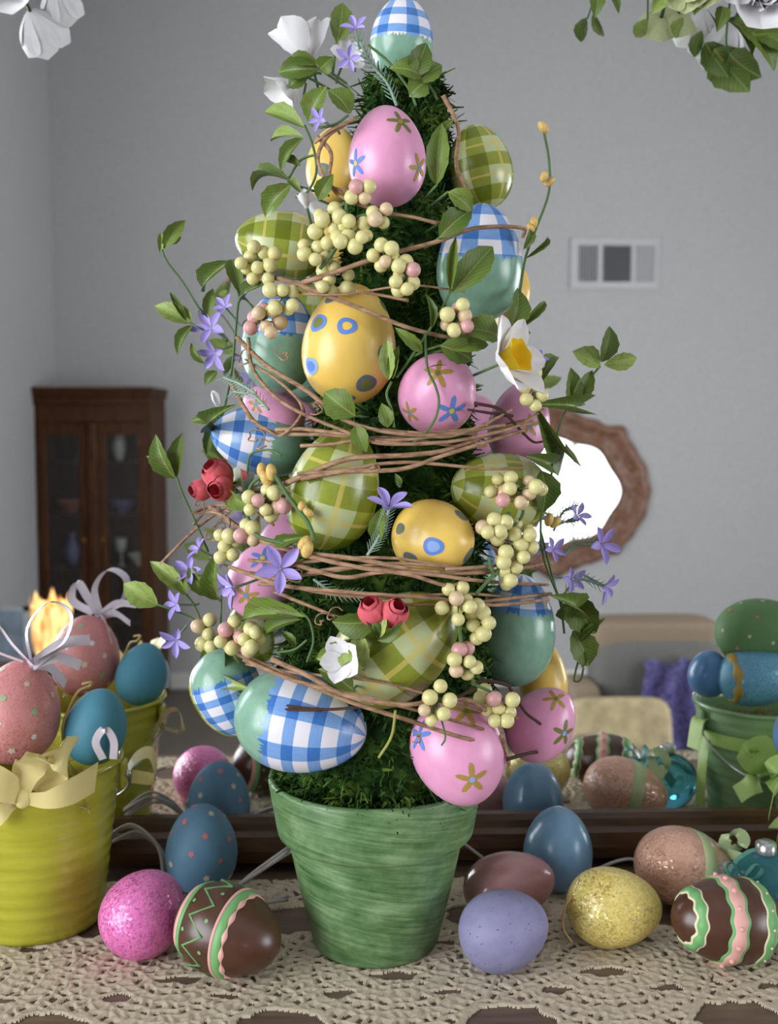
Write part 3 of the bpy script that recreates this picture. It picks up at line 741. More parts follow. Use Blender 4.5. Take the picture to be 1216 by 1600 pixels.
# eggs of the topiary: pixel centre, true length and width in pixels, lean of the pointed end (deg clockwise from up), tilt to the viewer
PBL = [egg_plaid_blue('blue_gingham_egg_%s' % q, zb, N, Mv, off) for q, zb, N, Mv, off in (('a', 0.10, 6, 2.4, 0.0), ('b', 0.42, 7, 2.6, 0.3), ('c', -0.35, 7, 2.7, 0.15), ('d', -0.2, 6, 2.3, 0.6), ('e', -0.1, 6, 2.3, 0.3))]
PGR = [egg_plaid_green('green_plaid_egg_%s' % q, N, Mv, off) for q, N, Mv, off in (('a', 4, 1.4, 0.0), ('b', 4, 1.3, 0.35), ('c', 4, 1.2, 0.7))]
def tegg(u, v, ln, wd, ang, tilt, mat, back=0.0, roll=0.0, Y=None, label=None):
    a_ = math.radians(ang); t_ = math.radians(tilt)
    c = at(u, v, YA)
    if Y is None:
        for _ in range(10):
            b = wd / 2 * pxm(c); z = c.z; R = max(0.02, renv(z) - b * 0.92); dx = c.x - xaxis(z)
            y = YA - math.sqrt(max(0.0, R * R - dx * dx)) + back; c = at(u, v, 0.5 * c.y + 0.5 * y)
    else: c = at(u, v, YA + Y)
    k = pxm(c); d = rt * math.sin(a_) * math.cos(t_) + up * math.cos(a_) * math.cos(t_) - fw * math.sin(t_)
    o = egg_obj('egg', mat, c, d, ln / 2 * k, wd / 2 * k, top, math.radians(roll))
    if label: o['label'] = label
    return o
BG = 'blue gingham and sea-green painted egg'; GPL = 'green plaid painted egg'; PKL = 'pink egg painted with starry flowers'; YLL = 'yellow egg painted with blue rings'
E = {}
E[1] = tegg(628, 60, 122, 98, 3, 10, PBL[4], Y=-0.005, label=BG)
E[2] = tegg(605, 245, 154, 121, -2, 5, M_PINK, label=PKL)
E[3] = tegg(750, 262, 132, 100, -12, 5, PGR[0], Y=-0.01, label=GPL, roll=60)
E[4] = tegg(522, 258, 118, 86, 5, 0, M_YEL, Y=-0.012, label=YLL)
E[5] = tegg(440, 382, 145, 102, -83, 8, PGR[1], back=0.012, label=GPL, roll=120)
E[6] = tegg(750, 412, 182, 134, 2, 12, PBL[0], label=BG)
E[7] = tegg(800, 456, 92, 58, 8, 0, M_YEL, Y=0.05, label=YLL)
E[8] = tegg(437, 535, 158, 118, 4, 4, PBL[0], back=0.014, label=BG, roll=40)
E[9] = tegg(546, 538, 188, 146, 6, 6, M_YEL, label=YLL)
E[10] = tegg(685, 613, 140, 121, 25, 55, M_PINK, label=PKL)
E[11] = tegg(428, 642, 104, 78, -60, 0, M_PINK, back=0.042, label=PKL)
E[12] = tegg(408, 688, 156, 108, -80, 10, PBL[3], label=BG, roll=20)
E[13] = tegg(522, 764, 196, 142, 16, 8, PGR[2], label=GPL, roll=10)
E[14] = tegg(812, 662, 132, 96, 10, 0, M_PINK, Y=0.005, label=PKL)
E[15] = tegg(781, 770, 158, 128, -80, 15, PGR[0], label=GPL, roll=80)
E[16] = tegg(679, 841, 142, 120, 100, 50, M_YEL, label=YLL)
E[17] = tegg(412, 905, 132, 108, 30, 10, M_PINK, back=0.008, label=PKL)
E[18] = tegg(618, 1012, 222, 160, 52, 10, PGR[2], label=GPL, roll=100)
E[19] = tegg(806, 985, 178, 124, 6, 8, PBL[1], label=BG, roll=30)
E[20] = tegg(848, 1058, 120, 76, -5, 0, M_YEL, Y=0.02, label=YLL)
E[21] = tegg(357, 1082, 140, 106, 160, 0, PBL[2], Y=-0.035, label=BG, roll=90)
E[22] = tegg(345, 1090, 132, 84, 155, 0, PGR[1], Y=0.012, label=GPL)
E[23] = tegg(470, 1128, 212, 158, 100, 12, PBL[2], label=BG, roll=65, back=-0.010)
E[24] = tegg(718, 1174, 168, 150, 165, 20, M_PINK, label=PKL, back=-0.008)
E[25] = tegg(846, 1131, 128, 102, 35, 15, M_PINK, Y=-0.03, label=PKL)
star(E[2], 626, 190, 25, M_OLIVEP, M_GOLDP, 0.5); star(E[2], 556, 255, 24, M_BLUEP, M_YELP, 0.2); star(E[2], 655, 262, 24, M_GOLDP, M_BLUEP, 0.9)
star(E[10], 706, 642, 29, M_BLUEP, M_YELP, 0.4); star(E[10], 684, 583, 27, M_GOLDP, M_OLIVEP, 0.2); star(E[10], 640, 645, 20, M_GOLDP, M_BLUEP, 0.2)
star(E[24], 738, 1218, 29, M_GOLDP, M_LBLUEP, 0.45); star(E[24], 728, 1112, 28, M_GOLDP, M_OLIVEP, 0.1); star(E[24], 655, 1150, 27, M_BLUEP, M_GOLDP, 0.4); star(E[24], 788, 1150, 22, M_BLUEP, M_GOLDP, 0.4)
star(E[25], 882, 1146, 25, M_OLIVEP, M_LBLUEP, 0.2); star(E[25], 868, 1092, 22, M_GOLDP, M_OLIVEP, 0.5)
star(E[17], 410, 872, 24, M_BLUEP, M_YELP, 0.1); star(E[17], 385, 930, 22, M_GOLDP, M_BLUEP, 0.1); star(E[14], 828, 665, 20, M_GOLDP, M_BLUEP)
star(E[11], 400, 632, 18, M_GOLDP, M_BLUEP)
for u, v, s, mt, inn in ((542, 509, 15, M_BLUEP, None), (497, 504, 16, M_BLUEP, M_OLIVEP), (486, 572, 15, M_LBLUEP, M_BLUEP), (573, 600, 17, M_GREYP, M_OLIVEP), (601, 552, 14, M_GREYP, M_LBLUEP), (517, 466, 11, M_GREYP, M_OLIVEP), (600, 478, 10, M_GREYP, M_OLIVEP), (545, 622, 10, M_GREYP, M_OLIVEP)):
    ring(E[9], u, v, s, mt, inn)
for u, v, s, mt, inn in ((677, 854, 16, M_BLUEP, M_LBLUEP), (641, 873, 13, M_GREYP, M_OLIVEP), (734, 868, 15, M_GREYP, M_OLIVEP), (722, 805, 13, M_GREYP, M_OLIVEP), (625, 826, 10, M_GREYP, M_OLIVEP), (630, 888, 9, M_BLUEP, None)):
    ring(E[16], u, v, s, mt, inn)
ring(E[4], 505, 265, 11, M_GREYP, M_OLIVEP)

# grapevine twigs
def twig_mat():
    g = G('grapevine_bark'); f = g.noise(g.scale(g.co(), (60, 60, 200)), 2.0, 4); g.bump(f, 0.4, 0.001)
    return g.fin(g.ramp(f, [(0.3, S(118, 90, 68)), (0.7, S(186, 150, 120))]), 0.8, 0.2)
M_TWIG = twig_mat(); M_TWIGD = plain('dark_twig', (74, 52, 44), 0.8, 0.2)
def twig(pts, px=4.0, off=0.004, mat=None, k=1.0):
    P = [tp(u, v, k, off) + Vector((random.uniform(-.0015, .0015), random.uniform(-.002, .001), 0)) for u, v in pts]
    return MB().tube(P, px / 2 * 0.00052, 6, 6, px / 2 * 0.00036).obj('twig', mat or M_TWIG, top, True)
TW = [
 ([(352, 441), (372, 432), (430, 434), (490, 455), (560, 480), (640, 512), (720, 532)], 7), ([(470, 442), (530, 424), (600, 400), (680, 378), (745, 357), (812, 356), (820, 372)], 6),
 ([(368, 528), (420, 572), (480, 612), (530, 650), (590, 672), (680, 680), (790, 664)], 6), ([(384, 528), (400, 580), (450, 632), (540, 676), (600, 694), (700, 690)], 5),
 ([(364, 598), (385, 640), (402, 662), (432, 677), (500, 679), (552, 682)], 6), ([(446, 756), (490, 735), (550, 716), (640, 711), (700, 702), (780, 672), (830, 660)], 7),
 ([(470, 748), (540, 737), (630, 733), (690, 712), (760, 690), (820, 672)], 6), ([(585, 690), (640, 694), (720, 688), (800, 668), (850, 640)], 5),
 ([(600, 672), (660, 676), (740, 670), (830, 655)], 4), ([(250, 882), (300, 832), (345, 798), (400, 788), (440, 790)], 5),
 ([(300, 802), (340, 790), (390, 795), (430, 820)], 5), ([(305, 820), (325, 800), (360, 812), (350, 840), (325, 845)], 4), ([(330, 792), (400, 840), (470, 862), (560, 874), (640, 889), (720, 896), (800, 890), (868, 878)], 7),
 ([(455, 880), (500, 893), (540, 902), (600, 893), (680, 898), (760, 908), (860, 914)], 6), ([(480, 868), (560, 886), (640, 898), (700, 915), (730, 902)], 6),
 ([(362, 886), (400, 902), (450, 916), (560, 926), (690, 936), (770, 945), (860, 936)], 6), ([(430, 924), (480, 944), (530, 966), (570, 974)], 5),
 ([(372, 1022), (440, 1052), (500, 1078), (560, 1100), (640, 1126), (720, 1152), (790, 1166)], 7), ([(384, 1030), (460, 1062), (540, 1082), (600, 1096), (680, 1118), (760, 1140)], 6),
 ([(425, 1030), (480, 1056), (540, 1085), (620, 1100), (690, 1094), (740, 1096), (775, 1128), (792, 1172), (796, 1196)], 7), ([(330, 1062), (365, 1082), (420, 1098), (500, 1108), (575, 1104)], 5),
 ([(390, 1104), (440, 1108), (500, 1110)], 4), ([(700, 1094), (735, 1078), (752, 1064), (790, 1070), (800, 1078), (822, 1112), (842, 1130), (870, 1150)], 5), ([(790, 1186), (830, 1176), (865, 1170), (872, 1150)], 5),
 ([(800, 650), (760, 645), (730, 640)], 4), ([(740, 630), (780, 640), (810, 670), (830, 690), (850, 690)], 4), ([(395, 570), (440, 600), (470, 640), (440, 680), (415, 668)], 4),
 ([(640, 470), (600, 462), (560, 455)], 4), ([(500, 215), (515, 240), (512, 285), (545, 312), (600, 330), (690, 350)], 5), ([(540, 195), (510, 215), (500, 250), (520, 290), (560, 300)], 5), ([(560, 185), (520, 205), (490, 225)], 4),
 ([(690, 150), (720, 200), (712, 260), (735, 310)], 5), ([(860, 928), (800, 935), (720, 944), (620, 944)], 5), ([(700, 890), (780, 882), (850, 868)], 5), ([(640, 676), (700, 682), (760, 662), (800, 640)], 5), ([(690, 350), (640, 338), (590, 335)], 4)]
for i, (p, s) in enumerate(TW): twig(p, s, 0.003 + 0.0012 * (i % 4), M_TWIGD if i in (20, 21, 22, 23, 24, 25) else None)
for i in range(16):                                    # curling tendrils along the twigs
    u, v = random.choice([(480, 905), (540, 960), (470, 640), (430, 690), (640, 690), (590, 730), (330, 800), (360, 830), (690, 1140), (620, 905), (720, 900), (410, 560)])
    u += random.uniform(-40, 40); v += random.uniform(-12, 12); s = random.uniform(8, 20); a0 = random.uniform(0, 6)
    twig([(u + s * k / 8 * math.cos(a0 + k * 0.8), v + s * k / 8 * math.sin(a0 + k * 0.8)) for k in range(9)], 2.2, 0.006)

rr = random.Random(21)
for v0, n_ in ((690, 2), (722, 1), (888, 3), (915, 1), (1075, 1), (455, 1)):   # more strands wound round the cone
    for _ in range(n_):
        c0 = rr.uniform(-14, 14); sl = rr.uniform(-0.05, 0.06) + (0.16 if v0 > 1000 else 0.0); hw_ = 0.8 * renv(at(600, v0, YA).z) / 0.00041
        ph_ = rr.uniform(0, 6); ua = 600 - hw_ * rr.uniform(0.6, 1.05); ub = 600 + hw_ * rr.uniform(0.6, 1.05)
        twig([(ua + (ub - ua) * k / 8, v0 + c0 + sl * ((ua + (ub - ua) * k / 8) - 600) + 7 * math.sin(ph_ + k * 0.9)) for k in range(9)], rr.uniform(3, 5.5), 0.001 + 0.004 * rr.random())

# leaves
def leaf_mesh(name, mat, pw=0.9, droop=0.12):
    vs = []; fs = []; L = 9
    for i in range(L + 1):
        t = i / L; w_ = math.sin(PI * t ** pw) ** 0.8 * 0.5 if 0 < t < 1 else 0.012
        if 0 < i < L: w_ *= 1 + (0.05 if i % 2 else -0.05)
        z = droop * math.sin(PI * t) - 0.10 * t * t
        for s in (-1, -0.5, 0, 0.5, 1): vs.append((s * w_, t, z + abs(s) * w_ * 0.35 + (0.012 if (i % 2 and abs(s) == 0.5) else 0)))
    for i in range(L):
        for k in range(4): q = i * 5 + k; fs.append((q, q + 1, q + 6, q + 5))
    return newmesh(name, vs, fs, mat)
def leaf_mat(name, a, b, edge):
    g = G(name); o = g.xyz(g.co()); oi = g.n('ShaderNodeObjectInfo').outputs['Random']
    base = g.mix(oi, S(*a), S(*b)); nz = g.noise(g.scale(g.co(), (4, 4, 4)), 1.3, 3)
    rib = g.m('LESS_THAN', g.m('ABSOLUTE', o[0]), 0.025)
    vein = g.m('LESS_THAN', g.m('FRACT', g.m('ADD', g.m('MULTIPLY', o[1], 9.0), g.m('MULTIPLY', g.m('ABSOLUTE', o[0]), -7.0))), 0.16)
    c = g.mix(g.m('MULTIPLY', g.m('GREATER_THAN', nz, 0.56), 0.55), base, S(*edge))
    c = g.mix(g.m('MULTIPLY', g.m('MAXIMUM', rib, g.m('MULTIPLY', vein, 0.5)), 0.35), c, S(168, 184, 110))
    return g.fin(c, 0.5, 0.35)
ML = leaf_mat('silk_leaf_green', (70, 94, 30), (104, 126, 48), (92, 84, 34)); MLL = leaf_mat('silk_leaf_light', (128, 152, 70), (158, 176, 96), (120, 128, 60))
LEAF = {'g': leaf_mesh('leaf', ML), 'l': leaf_mesh('leaf', MLL, 1.0, 0.06), 'd': leaf_mesh('leaf', ML, 0.85, 0.16)}
M_STEM = plain('green_wire_stem', (84, 112, 66), 0.6, 0.3); M_STEMD = plain('dark_wire_stem', (58, 76, 50), 0.6, 0.3); M_SAGE = plain('sage_stem', (140, 164, 146), 0.7, 0.2)
def strip_inst(name, me, parent, p0, p1, wd, nrm):
    y = p1 - p0; L = y.length; yv = y / L; x = yv.cross(nrm)
    if x.length < 1e-4: x = yv.orthogonal()
    x.normalize(); z = x.cross(yv)
    return inst(name, me, parent, Matrix.Translation(p0) @ Matrix((x, yv, z)).transposed().to_4x4() @ Matrix.Diagonal((wd, L, L, 1)))
def sprig(stem, leaves, k=1.0, off=0.006, px=4.0, mat=None, parent=None, fn=None):
    """stem: pixel line (or None); leaves: (base u, v, tip u, v, width px, kind)"""
    fn = fn or (lambda u, v, o=0.0: tp(u, v, k, off + o))
    if stem is None:
        u, v = leaves[0][:2]; b = fn(u, v); ax = Vector((xaxis(b.z), YA, b.z)); P = [b + (ax - b).normalized() * min(0.035, (ax - b).length), b]
    else: P = [fn(u, v) for u, v in stem]
    st = MB().tube(P, px / 2 * 0.00040, 5, 4).obj('leaf_stem', mat or M_STEM, parent or top, True)
    for u0, v0, u1, v1, wd, kd in leaves:
        b = fn(u0, v0); t = fn(u1, v1, random.uniform(0.0, 0.006)); sc = pxm(b)
        nr = Vector((random.uniform(-.45, .45), -1, random.uniform(-.2, .6))).normalized()
        strip_inst('leaf', LEAF[kd], st, b, t, wd * sc * 1.12, nr)
SPR = [
 ([(318, 492), (305, 472), (285, 440), (262, 410), (253, 390)], [(256, 388, 289, 343, 22, 'g'), (262, 378, 283, 370, 13, 'l'), (250, 395, 251, 362, 9, 'l')]),
 ([(375, 470), (360, 410)], [(362, 408, 312, 456, 27, 'g'), (324, 497, 332, 450, 18, 'g'), (377, 462, 361, 400, 24, 'g')]),
 ([(325, 520), (296, 504)], [(297, 506, 241, 476, 27, 'l'), (292, 502, 265, 455, 10, 'g'), (302, 508, 275, 554, 18, 'g'), (300, 500, 284, 478, 14, 'l')]),
 ([(395, 480), (375, 465), (368, 520), (362, 580), (350, 640), (338, 672)], [(382, 468, 416, 440, 19, 'g'), (320, 568, 297, 536, 12, 'g'), (340, 580, 320, 602, 17, 'g')]),
 (None, [(456, 288, 411, 340, 33, 'd'), (456, 284, 389, 290, 17, 'd')]), (None, [(498, 312, 520, 272, 24, 'd')]),
 ([(520, 118), (524, 80), (526, 62)], [(526, 66, 537, 3, 36, 'g')]),
 ([(478, 130), (474, 165), (488, 196), (520, 196), (545, 180)], [(476, 200, 411, 169, 28, 'l'), (474, 214, 419, 216, 20, 'l'), (474, 216, 436, 268, 22, 'g'), (484, 190, 508, 134, 36, 'g'), (548, 178, 514, 138, 36, 'g')]),
 ([(476, 196), (490, 232), (494, 270), (480, 300), (462, 308)], [(470, 260, 440, 250, 14, 'd')]), ([(500, 240), (470, 250), (450, 280)], [(452, 282, 470, 300, 14, 'd')]),
 ([(650, 165), (640, 140), (614, 105), (600, 90), (575, 70)], [(642, 122, 668, 66, 34, 'g'), (655, 128, 691, 100, 30, 'g'), (660, 120, 610, 104, 34, 'd'), (665, 128, 640, 150, 36, 'd')]),
 ([(664, 128), (676, 142), (684, 156)], [(692, 208, 708, 186, 13, 'g')]), (None, [(682, 290, 690, 190, 32, 'd')]), (None, [(686, 372, 738, 326, 36, 'd')]), (None, [(700, 300, 740, 330, 30, 'd')]),
 ([(812, 460), (822, 400), (840, 352), (858, 300), (858, 250), (850, 206)], [(820, 405, 860, 368, 9, 'g'), (818, 390, 832, 352, 14, 'd')]),
 ([(620, 590), (640, 562), (680, 502), (706, 452)], [(708, 458, 772, 382, 42, 'g'), (704, 455, 712, 368, 15, 'g'), (673, 512, 667, 458, 13, 'd')]),
 (None, [(660, 550, 618, 512, 18, 'g')]), (None, [(688, 540, 740, 562, 40, 'g')]), (None, [(778, 526, 716, 512, 40, 'd')]), (None, [(700, 545, 765, 536, 34, 'g')]), (None, [(795, 516, 812, 449, 34, 'd'), (812, 514, 856, 468, 13, 'g'), (812, 520, 830, 520, 9, 'g')]),
 ([(612, 596), (604, 616), (612, 640), (616, 668)], [(608, 594, 604, 530, 23, 'l'), (614, 592, 622, 540, 17, 'g'), (606, 668, 597, 630, 22, 'g')]),
 ([(664, 520), (668, 575), (680, 602), (686, 630), (676, 662), (648, 690), (630, 694)], [(668, 575, 700, 570, 0.5, 'd')]),
 ([(828, 625), (838, 605)], [(842, 602, 873, 553, 21, 'd'), (832, 602, 812, 568, 24, 'd')]),
 ([(862, 742), (868, 690), (886, 638), (915, 600), (938, 572)], [(938, 574, 897, 547, 34, 'l'), (940, 566, 955, 509, 27, 'g'), (944, 570, 997, 559, 25, 'l'), (890, 634, 894, 574, 25, 'd'), (896, 634, 927, 578, 25, 'g'), (886, 642, 842, 630, 26, 'd'), (884, 692, 842, 650, 34, 'd'), (892, 634, 916, 631, 8, 'l')]),
 ([(326, 862), (304, 812), (284, 768), (276, 744)], [(274, 748, 240, 680, 31, 'g'), (276, 746, 283, 676, 23, 'g'), (268, 734, 228, 712, 11, 'l')]),
 (None, [(348, 656, 297, 657, 19, 'd'), (344, 668, 358, 634, 23, 'd')]), (None, [(334, 662, 322, 712, 15, 'g')]),
 ([(316, 980), (300, 966), (276, 955), (244, 944)], [(247, 946, 192, 912, 35, 'l')]), ([(320, 990), (306, 950), (286, 922)], [(287, 926, 235, 876, 25, 'l'), (290, 930, 285, 895, 18, 'g')]),
 ([(345, 985), (346, 930)], [(346, 938, 338, 861, 29, 'd'), (322, 932, 294, 880, 19, 'g')]),
 ([(480, 1034), (490, 1002), (484, 970), (470, 956)], [(478, 964, 370, 966, 34, 'g'), (470, 968, 408, 990, 24, 'g')]), ([(480, 1000), (460, 1015), (430, 1020)], [(462, 1012, 440, 985, 12, 'd')]),
 ([(315, 975), (326, 1030), (340, 1068), (380, 1086)], [(344, 1052, 358, 1015, 27, 'l'), (338, 1062, 378, 1074, 24, 'l'), (330, 1042, 320, 1010, 22, 'g')]),
 (None, [(592, 968, 518, 974, 40, 'g')]), (None, [(562, 1000, 494, 1032, 37, 'l')]), (None, [(552, 1078, 498, 1044, 30, 'd')]), (None, [(568, 1046, 560, 985, 30, 'l')]), (None, [(555, 650, 505, 612, 44, 'g')]), (None, [(556, 664, 572, 706, 26, 'g')]),
 ([(845, 830), (858, 880), (872, 930), (890, 962)], [(888, 926, 932, 992, 46, 'd'), (895, 985, 922, 1042, 42, 'g'), (904, 1005, 946, 964, 11, 'd'), (868, 962, 912, 944, 24, 'd'), (890, 960, 870, 930, 30, 'd')]),
 ([(905, 1030), (900, 1048), (898, 1064), (908, 1062), (912, 1044)], [(905, 1010, 912, 1045, 12, 'g')]),
 ([(862, 742), (850, 770), (845, 830), (852, 880), (875, 940), (882, 990)], [(846, 735, 850, 802, 40, 'd'), (822, 712, 866, 728, 28, 'd')]),
 (None, [(590, 850, 600, 790, 24, 'd')]), (None, [(625, 760, 618, 740, 10, 'g')]), (None, [(430, 850, 478, 838, 18, 'd')]), (None, [(365, 770, 395, 795, 26, 'g')]), (None, [(350, 785, 388, 765, 24, 'g')])]
for st, lv in SPR: sprig(st, lv)

# buds on bare stems
M_BUD = plain('peach_bud', (212, 178, 104), 0.5, var=0.2, nscale=400)
def bud(u, v, px, off=0.008, nm='bud', mat=None, ang=None):
    p = tp(u, v, 1.0, off); r = px / 2 * pxm(p)
    vs = MB().ball((0, 0, 0), 1.0, 10, 8, (0.8, 0.8, 1.25))
    a = random.uniform(-0.9, 0.9) if ang is None else ang
    return vs.xf(Matrix.Translation(p) @ Matrix.Rotation(a, 4, 'Y') @ Matrix.Scale(r, 4)).obj(nm, mat or M_BUD, top, True)
for u, v, s in ((849, 199, 18), (850, 276, 15), (859, 284, 16), (834, 348, 17), (829, 356, 14), (409, 735, 20), (424, 738, 22), (416, 748, 22), (471, 792, 15), (482, 801, 16), (476, 848, 22), (480, 858, 24), (858, 812, 18), (868, 816, 18)): bud(u, v, s)

# berries
BERRY_C = [plain('cream_berry', (214, 206, 144), 0.35, var=0.06), plain('peach_berry', (212, 186, 150), 0.35, var=0.12), plain('pink_berry', (208, 156, 152), 0.35, var=0.14)]
bm_ = MB().ball((0, 0, 0), 1.0, 14, 10); BERRY = [newmesh('berry', bm_.v, bm_.f, q) for q in BERRY_C]
M_DIMPLE = plain('berry_eye', (120, 96, 56), 0.7)
def cluster(u, v, sx, sy, n, pink=0.2, off=0.010, rpx=11.8, stem=None):
    c = tp(u, v, 1.0, off); k = pxm(c); pts = []; tries = 0
    while len(pts) < n and tries < 3000:
        tries += 1; mn = 1.5 if tries < 1500 else 1.1
        a = random.uniform(0, 2 * PI); q = math.sqrt(random.random())
        p = (q * math.cos(a) * sx * .9, q * math.sin(a) * sy * .9, random.uniform(-1, 1) * 0.5 * min(sx, sy))
        if all((p[0] - o[0]) ** 2 + (p[1] - o[1]) ** 2 + (p[2] - o[2]) ** 2 > (mn * rpx) ** 2 for o in pts): pts.append(p)
    P = [c + rt * (p[0] * k) - up * (p[1] * k) + fw * (p[2] * k) for p in pts]
    s0 = tp(stem[0], stem[1], 1.0, off - 0.004) if stem else c + Vector((0, 0.02, 0.004))
    m = MB().tube([s0, (s0 + c) / 2 + Vector((0, -0.003, 0.004)), c], 0.0011, 5, 4)
    for p in P: m.tube([c, p], 0.0005, 4, 1)
    st = m.obj('berry_cluster', M_STEM, top, True)
    for p in P:
        r = rpx * k * random.uniform(0.85, 1.1); kd = 0 if random.random() > pink * 0.75 else random.choice((1, 1, 2))
        inst('berry', BERRY[kd], st, Matrix.Translation(p) @ Matrix.Rotation(random.uniform(0, 6), 4, 'X') @ Matrix.Scale(r, 4))
for q in ((562, 298, 20, 14, 4, .4), (597, 335, 18, 13, 4, .3), (516, 342, 24, 20, 5, .2), (552, 366, 34, 26, 10, .1), (494, 388, 26, 30, 7, .25), (602, 402, 22, 22, 6, .5), (406, 412, 32, 36, 12, .05), (442, 466, 26, 24, 7, .2), (412, 502, 26, 28, 8, .7),
          (637, 433, 22, 28, 8, .5), (716, 497, 22, 26, 8, .95), (833, 606, 18, 36, 8, .3), (806, 766, 46, 26, 13, .35), (774, 824, 22, 24, 6, .4), (806, 848, 34, 32, 12, .0), (794, 892, 24, 26, 7, .05), (716, 942, 30, 30, 9, .35), (748, 976, 18, 36, 8, .0), (728, 1032, 24, 30, 8, .15), (682, 1096, 24, 36, 8, .05), (782, 1106, 28, 26, 9, .05),
          (416, 784, 34, 26, 9, .7), (352, 852, 20, 26, 6, .2), (386, 836, 14, 20, 4, .6), (322, 990, 18, 30, 6, .1), (362, 990, 26, 26, 7, .45), (394, 1000, 20, 24, 6, .1), (610, 1000, 1, 1, 0, 0)):
    if q[4]: cluster(*q)
cluster(522, 438, 30, 26, 8, .1, 0.0); cluster(760, 1082, 14, 14, 3, .1, 0.0)
# berry stalks
def stalk(pts, px=5, off=0.009, mat=None, nm='berry_stalk'): MB().tube([tp(u, v, 1.0, off) for u, v in pts], px / 2 * 0.0004, 6, 5).obj(nm, mat or M_STEM, top, True)
stalk([(548, 350), (541, 325), (548, 306)]); stalk([(545, 352), (562, 338), (585, 335)]); stalk([(545, 350), (520, 395), (500, 420)], 6); stalk([(600, 408), (620, 420), (636, 436)], 3)
stalk([(412, 742), (392, 760), (386, 800), (400, 835), (440, 848), (470, 850)], 6); stalk([(430, 742), (452, 778), (480, 815), (492, 845)], 7); stalk([(386, 740), (392, 710), (420, 703), (440, 712)], 4); stalk([(402, 790), (420, 770), (450, 770)], 4)
stalk([(795, 800), (795, 830)], 6); stalk([(818, 780), (816, 806), (800, 826)], 5); stalk([(790, 880), (765, 905), (744, 928)], 6); stalk([(764, 870), (768, 890), (775, 900)], 5)
stalk([(716, 960), (720, 1000), (724, 1030), (742, 1070)], 6); stalk([(738, 1068), (770, 1082)], 5); stalk([(686, 1110), (696, 1150), (690, 1165)], 3)
stalk([(618, 1110), (612, 1150), (592, 1184)], 4, mat=plain('yellow_wire', (150, 150, 70), 0.6))

# flowers
def petal_mesh(name, mat, pw=1.0, cup=0.15, wav=0.0):
    vs = []; fs = []; L = 7
    for i in range(L + 1):
        t = i / L; w_ = 0.5 * (math.sin(PI * min(1.0, t) ** pw)) ** 0.75 if 0 < t < 1 else 0.03
        for s in (-1, -0.5, 0, 0.5, 1): vs.append((s * w_, t, cup * (1 - math.cos(t * 2.0)) + abs(s) ** 2 * w_ * 0.35 + wav * math.sin(9 * t + 4 * s)))
    for i in range(L):
        for k in range(4): q = i * 5 + k; fs.append((q, q + 1, q + 6, q + 5))
    return newmesh(name, vs, fs, mat)
M_PURP = plain('lilac_silk', (172, 156, 220), 0.7, 0.2, 0.12, 3); M_WHITE = plain('white_silk', (236, 234, 236), 0.7, 0.2, 0.04, 3); M_RED = plain('red_silk', (216, 98, 108), 0.7, 0.2, 0.12, 2); M_DAFF = plain('daffodil_yellow', (244, 206, 44), 0.6, 0.2, 0.1, 60)
PETAL = {'p': petal_mesh('petal', M_PURP, 1.0, 0.12), 'w': petal_mesh('petal', M_WHITE, 1.2, 0.2, 0.015), 'r': petal_mesh('petal', M_RED, 1.7, 0.42)}
def frame_of(n):
    n = n.normalized(); x = n.cross(Vector((0.1, 0.2, 1))).normalized(); return x, n.cross(x), n
def flower(u, v, px, kind, n, face, wd, open_=0.15, spin=0.0, off=0.012, nm='flower', stem=None, layers=1, label=None):
    c = tp(u, v, 1.0, off); k = pxm(c); face = Vector(face).normalized(); x, y, f = frame_of(face); R = px / 2 * k
    s0 = tp(stem[0], stem[1], 1.0, 0.0) if stem else c - f * 0.018 + Vector((0, 0.012, 0))
    st = MB().tube([s0, (s0 + c - f * 0.012) / 2, c - f * 0.004, c], 0.0009, 5, 4).obj(nm, M_SAGE if kind == 'p' else M_STEM, top, True)
    if label: st['label'] = label
    for l in range(layers):
        for i in range(n):
            a = 2 * PI * (i + 0.5 * l) / n + spin + random.uniform(-.1, .1); op = open_ + 0.45 * l
            d = (x * math.cos(a) + y * math.sin(a)) * math.cos(op) + f * math.sin(op); LL = R * random.uniform(0.88, 1.1) * (1 - 0.18 * l)
            b = c + (x * math.cos(a) + y * math.sin(a)) * R * 0.06
            strip_inst('petal', PETAL[kind], st, b, b + d * LL, LL * wd, f)
    return st, c, x, y, f, R
for u, v, px, face, spin in ((330, 512, 62, (-.4, -1, .3), .2), (336, 552, 58, (-.5, -.8, -.4), .9), (439, 889, 80, (.1, -1, .15), .35), (608, 792, 74, (.1, -.45, .9), .1), (365, 918, 66, (-.9, -.5, -.2), .3), (275, 1000, 54, (-.2, -1, -.3), .5), (276, 944, 48, (-.6, -.7, .2), .2), (296, 893, 50, (-.3, -1, .4), .8),
                             (312, 858, 46, (-.8, -.5, .6), .1), (940, 850, 66, (.5, -1, .2), .4), (946, 916, 54, (.8, -.7, -.4), .2), (902, 806, 48, (.6, -.8, .5), .6), (893, 905, 46, (.4, -1, .1), .1), (864, 858, 46, (.5, -1, .2), .3), (556, 44, 44, (-.2, -.9, .6), .2), (546, 92, 44, (-.2, -1, -.2), .7), (500, 187, 40, (-.6, -.8, 0), .1), (840, 562, 40, (.4, -.8, .6), .5), (352, 480, 40, (-.4, -.8, .5), .5)):
    flower(u, v, px, 'p', 5, face, 0.46, 0.2, spin, label='lilac silk star flower')
